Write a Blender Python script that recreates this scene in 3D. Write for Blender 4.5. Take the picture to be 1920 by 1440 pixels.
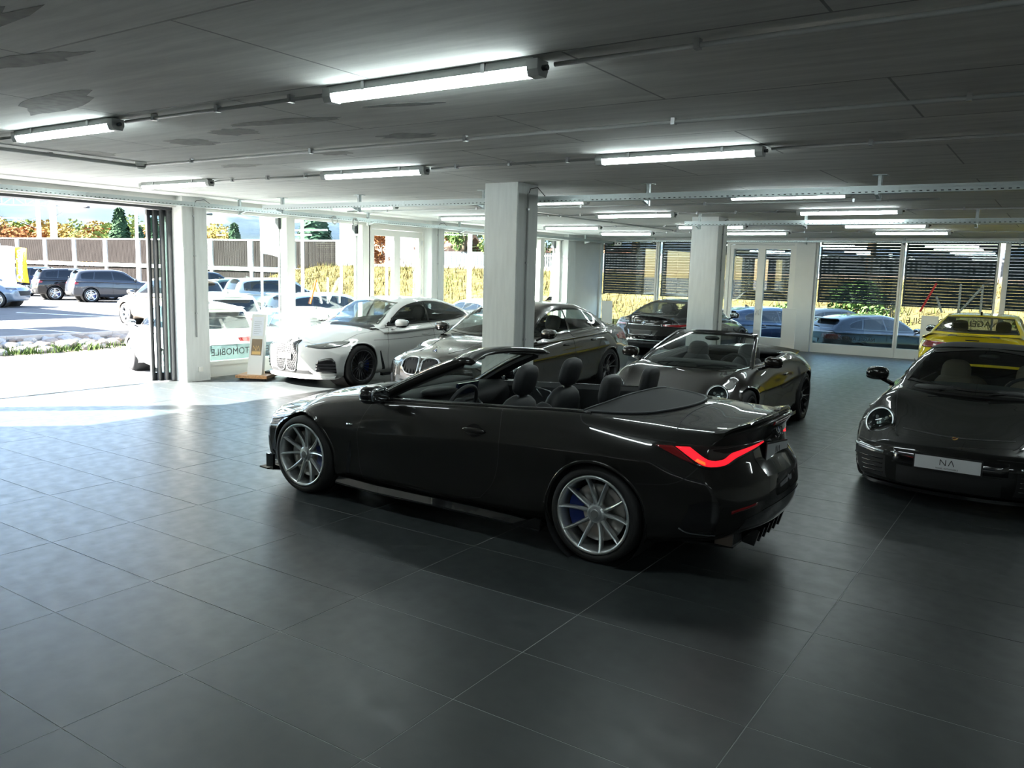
import bpy, bmesh, math, random
import numpy as np
from mathutils import Vector, Matrix, Euler
from mathutils.bvhtree import BVHTree
from math import sin, cos, pi, radians, sqrt, atan2
for _o in list(bpy.data.objects): bpy.data.objects.remove(_o)
SC = bpy.context.scene
COL = SC.collection
random.seed(7)
# ---------------------------------------------------------------- camera
CAM = Vector((4.6354, -2.2960, 2.0158))
FPX, PIT, ROL, YAW = 1542.385, 0.138391, 0.026334, 2.158786
fw = Vector((cos(YAW)*cos(PIT), sin(YAW)*cos(PIT), -sin(PIT)))
rt0 = Vector((sin(YAW), -cos(YAW), 0)); up0 = rt0.cross(fw)
rt = cos(ROL)*rt0 + sin(ROL)*up0; up = -sin(ROL)*rt0 + cos(ROL)*up0
cd = bpy.data.cameras.new('camera'); cam = bpy.data.objects.new('camera', cd); COL.objects.link(cam)
M = Matrix((rt, up, -fw)).transposed().to_4x4(); M.translation = CAM
cam.matrix_world = M
cd.sensor_fit = 'HORIZONTAL'; cd.sensor_width = 36; cd.lens = 36*FPX/1920
cd.clip_start = .05; cd.clip_end = 6000
SC.camera = cam
# ---------------------------------------------------------------- sky, sun, exposure
SC.view_settings.view_transform = 'Standard'; SC.view_settings.look = 'None'
SC.view_settings.gamma = 1; SC.view_settings.use_curve_mapping = False
SC.view_settings.exposure = 0.28
SUN_EL, SUN_STR, SKY_STR, LAMP_STR = radians(34), 78.0, 0.85, 30.0
wd = bpy.data.worlds.new('sky'); SC.world = wd; wd.use_nodes = True
nt = wd.node_tree; nt.nodes.clear()
sk = nt.nodes.new('ShaderNodeTexSky'); sk.sky_type = 'NISHITA'; sk.sun_disc = False
sk.sun_elevation = SUN_EL; sk.sun_rotation = radians(225); sk.air_density = 1.2; sk.dust_density = 1.0; sk.ozone_density = 1.6; sk.altitude = 450
bg = nt.nodes.new('ShaderNodeBackground'); bg.inputs[1].default_value = SKY_STR
wo = nt.nodes.new('ShaderNodeOutputWorld'); nt.links.new(sk.outputs[0], bg.inputs[0]); nt.links.new(bg.outputs[0], wo.inputs[0])
sl = bpy.data.lights.new('sun', 'SUN'); sl.energy = SUN_STR; sl.angle = radians(.53); sl.color = (1, .97, .93)
so = bpy.data.objects.new('sun', sl); COL.objects.link(so)
sd = Vector((.69*cos(SUN_EL), .724*cos(SUN_EL), -sin(SUN_EL)))
so.rotation_euler = sd.to_track_quat('-Z', 'Y').to_euler(); so.location = (-30, -30, 30)
cy = SC.cycles
cy.max_bounces = 9; cy.diffuse_bounces = 4; cy.glossy_bounces = 4; cy.transmission_bounces = 6; cy.transparent_max_bounces = 14
cy.sample_clamp_indirect = 6.0; cy.caustics_reflective = False; cy.caustics_refractive = False
cy.use_denoising = True
# ---------------------------------------------------------------- materials
MT = {}
def mat(name, col=(.8,.8,.8), rough=.5, metal=0., coat=0., spec=.5, noise=None, bump=None, emit=None, coat_rough=.03):
    if name in MT: return MT[name]
    m = bpy.data.materials.new(name); m.use_nodes = True; MT[name] = m
    n = m.node_tree; b = n.nodes['Principled BSDF']
    b.inputs['Base Color'].default_value = (*col, 1); b.inputs['Roughness'].default_value = rough
    b.inputs['Metallic'].default_value = metal; b.inputs['Coat Weight'].default_value = coat
    b.inputs['Coat Roughness'].default_value = coat_rough; b.inputs['Specular IOR Level'].default_value = spec
    tc = None
    if noise:                       # (scale, amount[, stretch xyz]) value variation of the colour
        tc = n.nodes.new('ShaderNodeTexCoord'); mp = n.nodes.new('ShaderNodeMapping')
        n.links.new(tc.outputs['Object'], mp.inputs[0])
        if len(noise) > 2: mp.inputs['Scale'].default_value = noise[2]
        t = n.nodes.new('ShaderNodeTexNoise'); t.inputs['Scale'].default_value = noise[0]; t.inputs['Detail'].default_value = 5
        n.links.new(mp.outputs[0], t.inputs[0])
        r = n.nodes.new('ShaderNodeMapRange'); r.inputs[1].default_value = .3; r.inputs[2].default_value = .7
        r.inputs[3].default_value = 1-noise[1]; r.inputs[4].default_value = 1+noise[1]
        n.links.new(t.outputs[0], r.inputs[0])
        mx = n.nodes.new('ShaderNodeVectorMath'); mx.operation = 'SCALE'; mx.inputs[0].default_value = col
        n.links.new(r.outputs[0], mx.inputs['Scale']); n.links.new(mx.outputs[0], b.inputs['Base Color'])
    if bump:                        # (scale, strength, distance)
        tc = tc or n.nodes.new('ShaderNodeTexCoord')
        t = n.nodes.new('ShaderNodeTexNoise'); t.inputs['Scale'].default_value = bump[0]; t.inputs['Detail'].default_value = 4
        n.links.new(tc.outputs['Object'], t.inputs[0])
        bn = n.nodes.new('ShaderNodeBump'); bn.inputs['Strength'].default_value = bump[1]; bn.inputs['Distance'].default_value = bump[2]
        n.links.new(t.outputs[0], bn.inputs['Height']); n.links.new(bn.outputs[0], b.inputs['Normal'])
    if emit: b.inputs['Emission Color'].default_value = (*emit[0], 1); b.inputs['Emission Strength'].default_value = emit[1]
    return m
def glass(name, tint=(.9,.95,.93), refl=1.0, rough=0.0):
    if name in MT: return MT[name]
    m = bpy.data.materials.new(name); m.use_nodes = True; MT[name] = m
    n = m.node_tree; n.nodes.clear()
    o = n.nodes.new('ShaderNodeOutputMaterial'); t = n.nodes.new('ShaderNodeBsdfTransparent'); g = n.nodes.new('ShaderNodeBsdfGlossy')
    t.inputs[0].default_value = (*tint, 1); g.inputs['Roughness'].default_value = rough; g.inputs[0].default_value = (refl, refl, refl, 1)
    f = n.nodes.new('ShaderNodeFresnel'); x = n.nodes.new('ShaderNodeMixShader')
    ge = n.nodes.new('ShaderNodeNewGeometry'); mi = n.nodes.new('ShaderNodeMapRange'); mi.inputs[3].default_value = 1.5; mi.inputs[4].default_value = 1/1.5   # thin pane: same reflectance on both faces
    n.links.new(ge.outputs['Backfacing'], mi.inputs[0]); n.links.new(mi.outputs[0], f.inputs[0])
    n.links.new(f.outputs[0], x.inputs[0]); n.links.new(t.outputs[0], x.inputs[1]); n.links.new(g.outputs[0], x.inputs[2]); n.links.new(x.outputs[0], o.inputs[0])
    return m
def nodes(m): return m.node_tree.nodes, m.node_tree.links, m.node_tree.nodes['Principled BSDF']
mat('white_paint', (.80,.80,.77), .55, noise=(6,.04)); mat('frame_white', (.80,.79,.74), .45); mat('dark_frame', (.035,.04,.045), .4)
mat('black_plastic', (.012,.012,.013), .42); mat('gloss_black', (.006,.006,.007), .12, coat=1); mat('matte_black', (.012,.013,.014), .75)
mat('rubber', (.014,.014,.015), .72); mat('chrome', (.75,.76,.78), .12, 1); mat('satin_silver', (.66,.68,.70), .3, 1); mat('steel', (.45,.46,.47), .35, 1)
mat('rim_silver', (.62,.65,.66), .30, .85); mat('rim_dark', (.07,.07,.075), .3, .7); mat('rim_black', (.012,.012,.013), .3, .3)
mat('galvanised', (.50,.56,.56), .42, .75, noise=(30,.12)); mat('conduit_grey', (.42,.43,.42), .5); mat('lamp_body', (.42,.44,.43), .5)
mat('mirror_face',(.45,.48,.5),.03,1); mat('cap_grey',(.30,.31,.31),.45,.6)
mat('leather', (.022,.024,.026), .55, bump=(90,.15,.002)); mat('leather_beige', (.42,.34,.25), .55); mat('interior_dark', (.012,.013,.014), .6); mat('interior_grey', (.05,.055,.06), .55)
mat('disc', (.42,.40,.38), .35, .9); mat('caliper_blue', (.008,.03,.22), .3, coat=.5); mat('plate_white', (.78,.80,.82), .35); mat('ink', (.03,.03,.035), .6)
mat('red_lens', (.22,.004,.006), .15, coat=1); mat('smoke_lens', (.02,.012,.012), .1, coat=1); mat('red_glow', (.8,.02,.02), .3, emit=((1,.012,.025),1.15)); mat('orange_glow', (.8,.1,.02), .3, emit=((1,.12,.02),1.3))
mat('lamp_glass_dark', (.03,.035,.04), .06, coat=1); mat('lens_clear', (.5,.55,.58), .08, .6, coat=1); mat('led_dim', (.55,.57,.6), .3)
mat('blue_enamel', (.01,.10,.45), .3, coat=1); mat('gold', (.6,.38,.12), .3, .9); mat('screen', (.02,.03,.06), .1, coat=1)
mat('wood', (.42,.22,.09), .45, noise=(3,.25,(1,14,14))); mat('paper', (.80,.81,.85), .6); mat('brown_print', (.20,.14,.08), .5); mat('gold_print', (.65,.42,.15), .5)
glass('window_glass', (.90,.955,.935)); glass('car_glass', (.62,.68,.66)); glass('car_glass_dark', (.22,.25,.26)); glass('frosted_strip', (.42,.50,.50), .6, .3)
mat('dark_glass', (.006,.008,.011), .03, spec=.45)
def paint(name, col, metal=.0, rough=.35, coat=1.0): return mat(name, col, rough, metal, coat, spec=(.5 if metal>.3 else .06), coat_rough=.01)
# ---------------------------------------------------------------- mesh helpers
class MB:
    def __init__(s): s.v=[]; s.f=[]; s.m=[]; s.sm=[]
    def add(s, v, f, mi=0, smooth=False):
        o=len(s.v); s.v += [tuple(p) for p in v]; s.f += [tuple(i+o for i in q) for q in f]; s.m += [mi]*len(f); s.sm += [smooth]*len(f); return s
    def box(s, a, b, mi=0, mtx=None):
        (x0,y0,z0),(x1,y1,z1)=a,b
        v=[(x0,y0,z0),(x1,y0,z0),(x1,y1,z0),(x0,y1,z0),(x0,y0,z1),(x1,y0,z1),(x1,y1,z1),(x0,y1,z1)]
        if mtx is not None: v=[tuple(mtx@Vector(p)) for p in v]
        return s.add(v,[(3,2,1,0),(4,5,6,7),(0,1,5,4),(1,2,6,5),(2,3,7,6),(3,0,4,7)],mi)
    def bar(s, p, q, w, h=None, mi=0, upv=(0,0,1)):      # rectangular bar from p to q
        h=h or w; p=Vector(p); q=Vector(q); d=(q-p).normalized(); u=Vector(upv)
        if abs(d.dot(u))>.98: u=Vector((1,0,0))
        a=d.cross(u).normalized()*w/2; b=a.cross(d).normalized()*h/2
        v=[p-a-b,p+a-b,p+a+b,p-a+b,q-a-b,q+a-b,q+a+b,q-a+b]
        return s.add(v,[(0,1,2,3),(7,6,5,4),(1,0,4,5),(2,1,5,6),(3,2,6,7),(0,3,7,4)],mi)
    def tube(s, pts, r, n=8, mi=0, cap=True, smooth=True):
        pts=[Vector(p) for p in pts]; rr=r if isinstance(r,(list,tuple)) else [r]*len(pts); rings=[]; v=[]; ref=None
        for i,p in enumerate(pts):
            d=(pts[min(i+1,len(pts)-1)]-pts[max(i-1,0)]).normalized()
            if ref is None: ref=Vector((0,0,1)) if abs(d.z)<.9 else Vector((1,0,0))
            a=d.cross(ref).normalized(); b=a.cross(d).normalized(); ref=b
            for k in range(n): t=2*pi*k/n; v.append(p+(a*cos(t)+b*sin(t))*rr[i])
        f=[(i*n+k,i*n+(k+1)%n,(i+1)*n+(k+1)%n,(i+1)*n+k) for i in range(len(pts)-1) for k in range(n)]
        s.add(v,f,mi,smooth)
        if cap: s.add(v[:n],[tuple(range(n))],mi); s.add(v[-n:],[tuple(range(n-1,-1,-1))],mi)
        return s
    def lathe(s, prof, n=32, c=(0,0,0), ax='y', mi=0, smooth=True, a0=0, a1=2*pi):   # prof: (radius, along axis)
        full=abs(a1-a0-2*pi)<1e-6; nn=n if full else n+1; v=[]
        for r,h in prof:
            for k in range(nn):
                t=a0+(a1-a0)*k/n; x,z=r*cos(t),r*sin(t)
                p=(x,h,z) if ax=='y' else ((x,z,h) if ax=='z' else (h,x,z)); v.append((p[0]+c[0],p[1]+c[1],p[2]+c[2]))
        f=[]
        for i in range(len(prof)-1):
            for k in range(n): k2=(k+1)%nn; f.append((i*nn+k,i*nn+k2,(i+1)*nn+k2,(i+1)*nn+k))
        return s.add(v,f,mi,smooth)
    def sup(s, c, r, e=2.6, n=14, m=10, mi=0, mtx=None):     # superellipsoid (rounded box)
        v=[]; sg=lambda t,p: math.copysign(abs(t)**p,t); q=2/e
        for i in range(m+1):
            a=-pi/2+pi*i/m
            for k in range(n):
                b=2*pi*k/n; p=Vector((r[0]*sg(cos(a),q)*sg(cos(b),q), r[1]*sg(cos(a),q)*sg(sin(b),q), r[2]*sg(sin(a),q)))
                if mtx is not None: p=mtx@p
                v.append((p[0]+c[0],p[1]+c[1],p[2]+c[2]))
        f=[(i*n+k,i*n+(k+1)%n,(i+1)*n+(k+1)%n,(i+1)*n+k) for i in range(m) for k in range(n)]
        return s.add(v,f,mi,True)
    def prism(s, poly, a, b, ax='y', mi=0):               # polygon extruded along an axis between a and b
        def P(p,h): return (p[0],h,p[1]) if ax=='y' else ((p[0],p[1],h) if ax=='z' else (h,p[0],p[1]))
        n=len(poly); v=[P(p,a) for p in poly]+[P(p,b) for p in poly]
        return s.add(v,[tuple(range(n)),tuple(range(2*n-1,n-1,-1))]+[(i,i+n,(i+1)%n+n,(i+1)%n) for i in range(n)],mi)
    def mesh(s, name, mats, fixn=True):
        me=bpy.data.meshes.new(name); me.from_pydata(s.v,[],s.f)
        for m in (mats if isinstance(mats,(list,tuple)) else [mats]): me.materials.append(MT[m] if isinstance(m,str) else m)
        me.polygons.foreach_set('material_index',s.m); me.polygons.foreach_set('use_smooth',s.sm)
        if fixn:
            bm=bmesh.new(); bm.from_mesh(me); bmesh.ops.remove_doubles(bm,verts=bm.verts,dist=1e-5); bmesh.ops.recalc_face_normals(bm,faces=bm.faces); bm.to_mesh(me); bm.free()
        me.update(); return me
    def build(s, name, mats, parent=None, loc=None, rot=None, fixn=True, **kw):
        return link(name, s.mesh(name,mats,fixn), parent, loc, rot, **kw)
def link(name, me, parent=None, loc=None, rot=None, label=None, cat=None, group=None, kind=None):
    o=bpy.data.objects.new(name,me); COL.objects.link(o)
    if parent is not None: o.parent=parent
    if loc is not None: o.location=loc
    if rot is not None: o.rotation_euler=rot
    return tag(o,label,cat,group,kind)
def tag(o,label=None,cat=None,group=None,kind=None):
    for k,v in (('label',label),('category',cat),('group',group),('kind',kind)):
        if v: o[k]=v
    return o
def thing(name,label,cat,loc=(0,0,0),rz=0,group=None,scale=1.0):
    o=bpy.data.objects.new(name,None); COL.objects.link(o); o.empty_display_size=.2
    o.location=loc; o.rotation_euler=(0,0,rz); o.scale=(scale,)*3
    return tag(o,label,cat,group)
def struct(name,loc=(0,0,0),label=None):
    o=bpy.data.objects.new(name,None); COL.objects.link(o); o.location=loc; o['kind']='structure'
    if label: o['label']=label
    return o
def copy_tree(o,parent=None):
    c=o.copy(); COL.objects.link(c); c.parent=parent
    for ch in list(o.children): copy_tree(ch,c)
    return c
def text_mesh(s, size, ext=.001, align='CENTER', mname=None, bold=0):
    cu=bpy.data.curves.new('lettering','FONT'); cu.body=s; cu.size=size; cu.extrude=ext; cu.align_x=align; cu.align_y='CENTER'; cu.resolution_u=3; cu.offset=bold
    o=bpy.data.objects.new('lettering',cu); COL.objects.link(o)
    me=bpy.data.meshes.new_from_object(o.evaluated_get(bpy.context.evaluated_depsgraph_get())); bpy.data.objects.remove(o)
    if mname: me.materials.clear(); me.materials.append(MT[mname])
    return me
def pchip(keys):
    k=sorted(keys); X=[a for a,_ in k]; Y=[b for _,b in k]; n=len(X)
    h=[X[i+1]-X[i] for i in range(n-1)]; d=[(Y[i+1]-Y[i])/h[i] for i in range(n-1)]; m=[0]*n
    m[0]=d[0]; m[-1]=d[-1]
    for i in range(1,n-1): m[i]=0 if d[i-1]*d[i]<=0 else 2*d[i-1]*d[i]/(d[i-1]+d[i])
    def f(x):
        if x<=X[0]: return Y[0]
        if x>=X[-1]: return Y[-1]
        i=0
        while x>X[i+1]: i+=1
        t=(x-X[i])/h[i]; a=t*t; b=a*t
        return (2*b-3*a+1)*Y[i]+(b-2*a+t)*h[i]*m[i]+(3*a-2*b)*Y[i+1]+(b-a)*h[i]*m[i+1]
    return f
def cat_rom(pts, n):     # smooth curve through 2-D/3-D points, n samples uniform in chord length
    P=[np.array(p,float) for p in pts]
    if len(P)==2: return [tuple(P[0]+(P[1]-P[0])*i/(n-1)) for i in range(n)]
    Q=[2*P[0]-P[1]]+P+[2*P[-1]-P[-2]]; out=[]
    for i in range(1,len(Q)-2):
        a,b,c,d=Q[i-1],Q[i],Q[i+1],Q[i+2]
        for t in np.linspace(0,1,12,endpoint=False): out.append(.5*((2*b)+(c-a)*t+(2*a-5*b+4*c-d)*t*t+(3*b-a-3*c+d)*t**3))
    out.append(P[-1]); out=np.array(out); L=np.r_[0,np.cumsum(np.linalg.norm(np.diff(out,axis=0),axis=1))]
    u=np.linspace(0,L[-1],n); return [tuple(np.interp(x,L,out[:,k]) for k in range(out.shape[1])) for x in u]
def poly_pts(pts, n):    # same but straight segments
    P=np.array(pts,float); L=np.r_[0,np.cumsum(np.linalg.norm(np.diff(P,axis=0),axis=1))]
    u=np.linspace(0,L[-1],n); return [tuple(np.interp(x,L,P[:,k]) for k in range(P.shape[1])) for x in u]
def in_poly(p,poly):
    x,y=p; c=False; j=len(poly)-1
    for i in range(len(poly)):
        if (poly[i][1]>y)!=(poly[j][1]>y) and x<(poly[j][0]-poly[i][0])*(y-poly[i][1])/(poly[j][1]-poly[i][1])+poly[i][0]: c=not c
        j=i
    return c
# ================================================================ ROOM SHELL
X0, X1, Y0, Y1, H = -7.75, 12.5, -8.5, 20.9, 3.06
def objrand(m, amt, base):
    n,l,b = nodes(m); oi=n.new('ShaderNodeObjectInfo'); r=n.new('ShaderNodeMapRange'); r.inputs[3].default_value=1-amt; r.inputs[4].default_value=1+amt
    l.new(oi.outputs['Random'],r.inputs[0]); v=n.new('ShaderNodeVectorMath'); v.operation='SCALE'; l.new(r.outputs[0],v.inputs['Scale'])
    src=b.inputs['Base Color'].links
    if src: l.new(src[0].from_socket,v.inputs[0])
    else: v.inputs[0].default_value=base
    l.new(v.outputs[0],b.inputs['Base Color']); return m
tm=mat('tile_slate',(.037,.043,.044),.40,noise=(2.2,.13,(1,2.2,1))); objrand(tm,.06,(.037,.043,.044))
n,l,b=nodes(tm); t=n.new('ShaderNodeTexNoise'); t.inputs['Scale'].default_value=9; t.inputs['Detail'].default_value=5
tc=n.new('ShaderNodeTexCoord'); l.new(tc.outputs['Object'],t.inputs[0]); r=n.new('ShaderNodeMapRange'); r.inputs[1].default_value=.3; r.inputs[2].default_value=.7; r.inputs[3].default_value=.34; r.inputs[4].default_value=.44
l.new(t.outputs[0],r.inputs[0]); l.new(r.outputs[0],b.inputs['Roughness'])
mat('grout',(.40,.42,.41),.7)
flo=MB().box((X0-.25,Y0-.1,-.2),(X1,Y1+.2,-.0015)).build('floor','grout',kind='structure')
TW,TD,GAP=1.2082,.6,.005
tile_me=MB().box((GAP/2,GAP/2,-.01),(TW-GAP/2,TD-GAP/2,0)).mesh('tile','tile_slate')
def cam_px(p):
    d=Vector(p)-CAM; w=d.dot(fw)
    return (960+FPX*d.dot(rt)/w,720-FPX*d.dot(up)/w,w) if w>.2 else None
near=[]; rest=[]
for i in range(-7,11):
    for j in range(-15,35):
        x,y=i*TW,j*TD
        if x<X0-.35: 
            if x+TW<X0+.1: continue
        vis=any((q:=cam_px((x+a*TW,y+b2*TD,0))) and -20<q[0]<1940 and 0<q[1]<1470 for a in (0,.5,1) for b2 in (0,.5,1))
        (near if vis and x>-9 else rest).append(((Vector((x+TW/2,y+TD/2,0))-CAM).length,x,y))
near.sort()
for k,(d,x,y) in enumerate(near[:300]):
    link('tile',tile_me,flo,(x,y,random.uniform(-.0006,.0006)))
mb=MB()
for d,x,y in near[300:]+rest: mb.box((x+GAP/2,y+GAP/2,-.01),(x+TW-GAP/2,min(y+TD-GAP/2,Y1),0))
mb.build('distant_tiles','tile_slate',flo,kind='stuff',fixn=False)
# ceiling: board-marked concrete slab with formwork joints
cm=mat('concrete_ceiling',(.58,.58,.56),.8)
n,l,b=nodes(cm); tc=n.new('ShaderNodeTexCoord'); br=n.new('ShaderNodeTexBrick'); l.new(tc.outputs['Object'],br.inputs[0])
br.inputs['Scale'].default_value=1; br.inputs['Brick Width'].default_value=2.5; br.inputs['Row Height'].default_value=1.25; br.inputs['Mortar Size'].default_value=.008; br.inputs['Mortar Smooth'].default_value=.2
br.inputs['Color1'].default_value=(.80,.80,.765,1); br.inputs['Color2'].default_value=(.71,.71,.68,1); br.inputs['Mortar'].default_value=(.34,.34,.33,1)
mp=n.new('ShaderNodeMapping'); mp.inputs['Scale'].default_value=(.35,3.2,1); l.new(tc.outputs['Object'],mp.inputs[0]); ns=n.new('ShaderNodeTexNoise'); ns.inputs['Scale'].default_value=3; ns.inputs['Detail'].default_value=7; ns.inputs['Roughness'].default_value=.65; l.new(mp.outputs[0],ns.inputs[0])
r=n.new('ShaderNodeMapRange'); r.inputs[1].default_value=.3; r.inputs[2].default_value=.7; r.inputs[3].default_value=.82; r.inputs[4].default_value=1.14; l.new(ns.outputs[0],r.inputs[0])
v=n.new('ShaderNodeVectorMath'); v.operation='SCALE'; l.new(br.outputs[0],v.inputs[0]); l.new(r.outputs[0],v.inputs['Scale']); l.new(v.outputs[0],b.inputs['Base Color'])
bn=n.new('ShaderNodeBump'); bn.inputs['Distance'].default_value=.004; bn.inputs['Strength'].default_value=.5; l.new(br.outputs['Fac'],bn.inputs['Height']); bn.invert=True; l.new(bn.outputs[0],b.inputs['Normal'])
cei=MB().box((X0-.45,Y0-.4,H),(X1+.3,Y1+.45,H+.3)).build('ceiling','concrete_ceiling',kind='structure')
mat('patch_grey',(.30,.31,.30),.85,noise=(14,.25)); mat('patch_light',(.36,.36,.345),.85,noise=(14,.2))
PATCH=[(-.60,-.36,1.5,.14,-.05),(-1.55,-.55,.55,.10,.1),(-.2,.05,.6,.09,.1),(-1.05,-.15,.8,.07,.0),(-1.27,.80,.62,.15,-.25),(-1.1,2.15,.28,.13,0),(-1.95,2.35,.24,.17,.2),(-.35,2.0,.5,.09,.1),(-1.25,3.35,.2,.17,0),(.1,2.9,.26,.12,.1),(-3.6,2.4,.2,.2,0),(.9,1.9,.3,.05,.2),(-3.0,3.7,.3,.1,0)]
for (x,y,a,bb,ro) in PATCH:
    m=[]; n_=22
    for k in range(n_):
        t=2*pi*k/n_; q=1+.22*random.uniform(-1,1); px,py=a*cos(t)*q,bb*sin(t)*q; m.append((x+px*cos(ro)-py*sin(ro),y+px*sin(ro)+py*cos(ro)))
    MB().prism(m,H-.0012,H+.002,'z').build('repair_patch',random.choice(['patch_grey','patch_light']),cei)
# walls
mat('wall_paint',(.72,.72,.69),.6,noise=(2,.05)); mat('column_paint',(.68,.70,.68),.55,noise=(5,.06,(4,4,.5)),bump=(14,.12,.004))
MB().box((X1,Y0,-.1),(X1+.25,Y1+.3,H)).build('wall_right','wall_paint',kind='structure')
wf=MB()
for a,c in ((-8.2,-6.6),(-3.4,-2.4),(.8,1.8),(5,6),(9.2,12.7)): wf.box((a,Y0-.25,-.1),(c,Y0,H))
wf.box((-8.2,Y0-.25,2.75),(12.7,Y0,H)).box((-8.2,Y0-.25,-.1),(12.7,Y0,.25))
wf.build('wall_front','wall_paint',kind='structure')
mat('roller_fabric',(.20,.24,.29),.9)
for a,c in ((-6.6,-3.4),(-2.4,.8),(1.8,5),(6,9.2)):
    t=thing('roller_blind','blue-grey roller blind on the window behind the camera, reflected in the glass','blind',(a,Y0-.12,.3),0,'roller blinds behind the camera'); q=MB()
    for k in range(16): x0=(c-a)*k/16; q.add([(x0,.02*(k%2),0),(x0+(c-a)/16,.02*((k+1)%2),0),(x0+(c-a)/16,.02*((k+1)%2),2.45),(x0,.02*(k%2),2.45)],[(0,1,2,3)])
    q.build('fabric','roller_fabric',t,fixn=False)
wl=MB().box((X0-.3,Y0-.25,2.88),(X0+.12,Y1+.3,H)).box((X0-.2,Y0,-.1),(X0+.1,-6.2,2.88)).box((X0-.15,19.05,-.1),(X0+.12,Y1+.2,2.88))
wl.build('wall_left','wall_paint',kind='structure')
MB().box((X0-.1,Y1-.02,2.98),(X1,Y1+.25,H)).box((-1.58,Y1-.12,-.05),(-1.08,Y1+.2,2.98)).box((5.2,Y1-.02,-.05),(X1,Y1+.25,2.98)).build('wall_back','wall_paint',kind='structure')
for a,c in ((-6.1,-3.3),(-3.15,-.42)):  # blinds added out of view to block sun and darken the glass reflections
    t=thing('roller_blind','blue-grey roller blind added out of frame to dim the reflections in the back glass','blind',(X0+.10,a,.3),0,'roller blinds behind the camera'); q=MB()
    for k in range(14): y0=(c-a)*k/14; q.add([(.02*(k%2),y0,0),(.02*((k+1)%2),y0+(c-a)/14,0),(.02*((k+1)%2),y0+(c-a)/14,2.5),(.02*(k%2),y0,2.5)],[(0,1,2,3)])
    q.build('fabric','roller_fabric',t,fixn=False)
# columns
def column(x0,y0,x1,y1,lab,pipe=True):
    o=MB().box((x0,y0,-.02),(x1,y1,H)).build('column','column_paint',kind='structure'); o['label']=lab
    bm=bmesh.new(); bm.from_mesh(o.data); bmesh.ops.bevel(bm,geom=[e for e in bm.edges if abs(e.verts[0].co.z-e.verts[1].co.z)>1],offset=.012,segments=1,affect='EDGES'); bm.to_mesh(o.data); bm.free()
    if pipe:
        yy=y0+(y1-y0)*.44
        MB().tube([(x1+.014,yy,.75 if x0<-7 else .05),(x1+.014,yy,H-.12)],.011,8).build('conduit','conduit_grey',o)
        for z in (1.15,2.1,2.75): MB().box((x1,yy-.016,z-.012),(x1+.026,yy+.016,z+.012)).build('pipe_clip','steel',o)
        MB().tube([(x1+.014,yy,H-.14),(x1+.012,yy+.05,H-.06),(x1+.02,yy+.2,H-.03),(x1+.03,yy+.36,H-.12)],.005,6).build('cable','matte_black',o)
    return o
c1=column(-7.9,6.03,-7.46,6.5,'white concrete column beside the open sliding door')
MB().box((-7.46,6.255,.16),(-7.44,6.335,.24)).build('wall_socket','frame_white',c1)
column(-1.47,6.14,-.97,6.6,'broad white concrete column behind the grey convertible')
column(-1.24,12.36,-.72,12.82,'white concrete column in front of the black coupe')
column(-7.9,12.42,-7.46,12.88,'white facade column right of the double glazed door')
column(-7.9,18.6,-7.46,19.06,'white corner column beside the blinds',False)
column(-7.9,-.36,-7.46,.1,'white concrete column left of the door opening',False)
column(4.8,12.36,5.3,12.82,'white concrete column outside the frame to the right',False)
# ---------------------------------------------------------------- left facade (x = X0): windows, sliding door
def pane_mesh(w,h): return MB().box((-.006,0,0),(.006,w,h)).mesh('pane','window_glass')
def window_x(name,y0,y1,z0=.26,z1=2.86,st=.07,sill=True,frost=False):
    w=struct(name,(X0,y0,0)); W=y1-y0
    f=MB().box((-.07,0,z1),(.05,W,2.9)).box((-.07,0,z0-.06),(.05,W,z0+.015)).box((-.07,0,z0),(.05,st,z1)).box((-.07,W-st,z0),(.05,W,z1))
    if sill: f.box((-.05,0,-.05),(.03,W,z0-.05))
    f.build('window_frame','frame_white',w)
    MB().box((-.012,st-.01,z0),(.004,W-st+.01,z1)).build('pane','window_glass',w)
    if frost: MB().box((.006,st,z0+.015),(.009,W-st,z0+.29)).build('frosted_strip','frosted_strip',w)
    # blind guide with short dark blind stack end at the head
    MB().box((-.16,W-.10,z0),(-.13,W-.05,z1)).build('blind_guide','satin_silver',w)
    MB().box((-.19,W-.14,z1-.20),(-.10,W-.02,z1)).build('blind_guide_cap','dark_frame',w)
    return w
window_x('window_1',.12,1.95); w2=window_x('window_2',6.52,8.48,frost=True); w3=window_x('window_3',8.52,10.5,frost=True)
window_x('window_4',12.9,15.6); window_x('window_5',15.62,17.55); window_x('window_6',17.57,18.58)
window_x('window_7',-3.2,-.38); window_x('window_8',-6.2,-3.24)
for y in (8.5,10.55,17.56):
    MB().box((X0-.16,y-.10,-.05),(X0+.06,y+.10,2.9)).build('trim_1','frame_white',kind='structure')
d1=struct('door_1',(X0,10.62,0))
MB().box((-.08,0,2.80),(.06,1.8,2.9)).box((-.08,0,0),(.06,.07,2.8)).box((-.08,1.73,0),(.06,1.8,2.8)).build('door_frame','frame_white',d1)
for y0,y1 in ((.07,.90),(.90,1.73)):
    lf=MB().box((-.05,y0,.02),(.045,y0+.10,2.79)).box((-.05,y1-.10,.02),(.045,y1,2.79)).box((-.05,y0+.1,2.66),(.045,y1-.1,2.79)).box((-.05,y0+.1,.02),(.045,y1-.1,.28)).build('door_leaf','frame_white',d1)
    MB().box((-.008,y0+.09,.26),(.004,y1-.09,2.68)).build('pane','window_glass',lf)
    MB().box((.045,y1-.06 if y0<.5 else y0+.03,1.0),(.075,y1-.035 if y0<.5 else y0+.055,1.14)).build('door_handle','satin_silver',lf)
for z in (.3,1.4,2.5): MB().tube([(.055,1.73,z),(.055,1.73,z+.11)],.012,8).build('hinge','satin_silver',d1)
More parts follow.
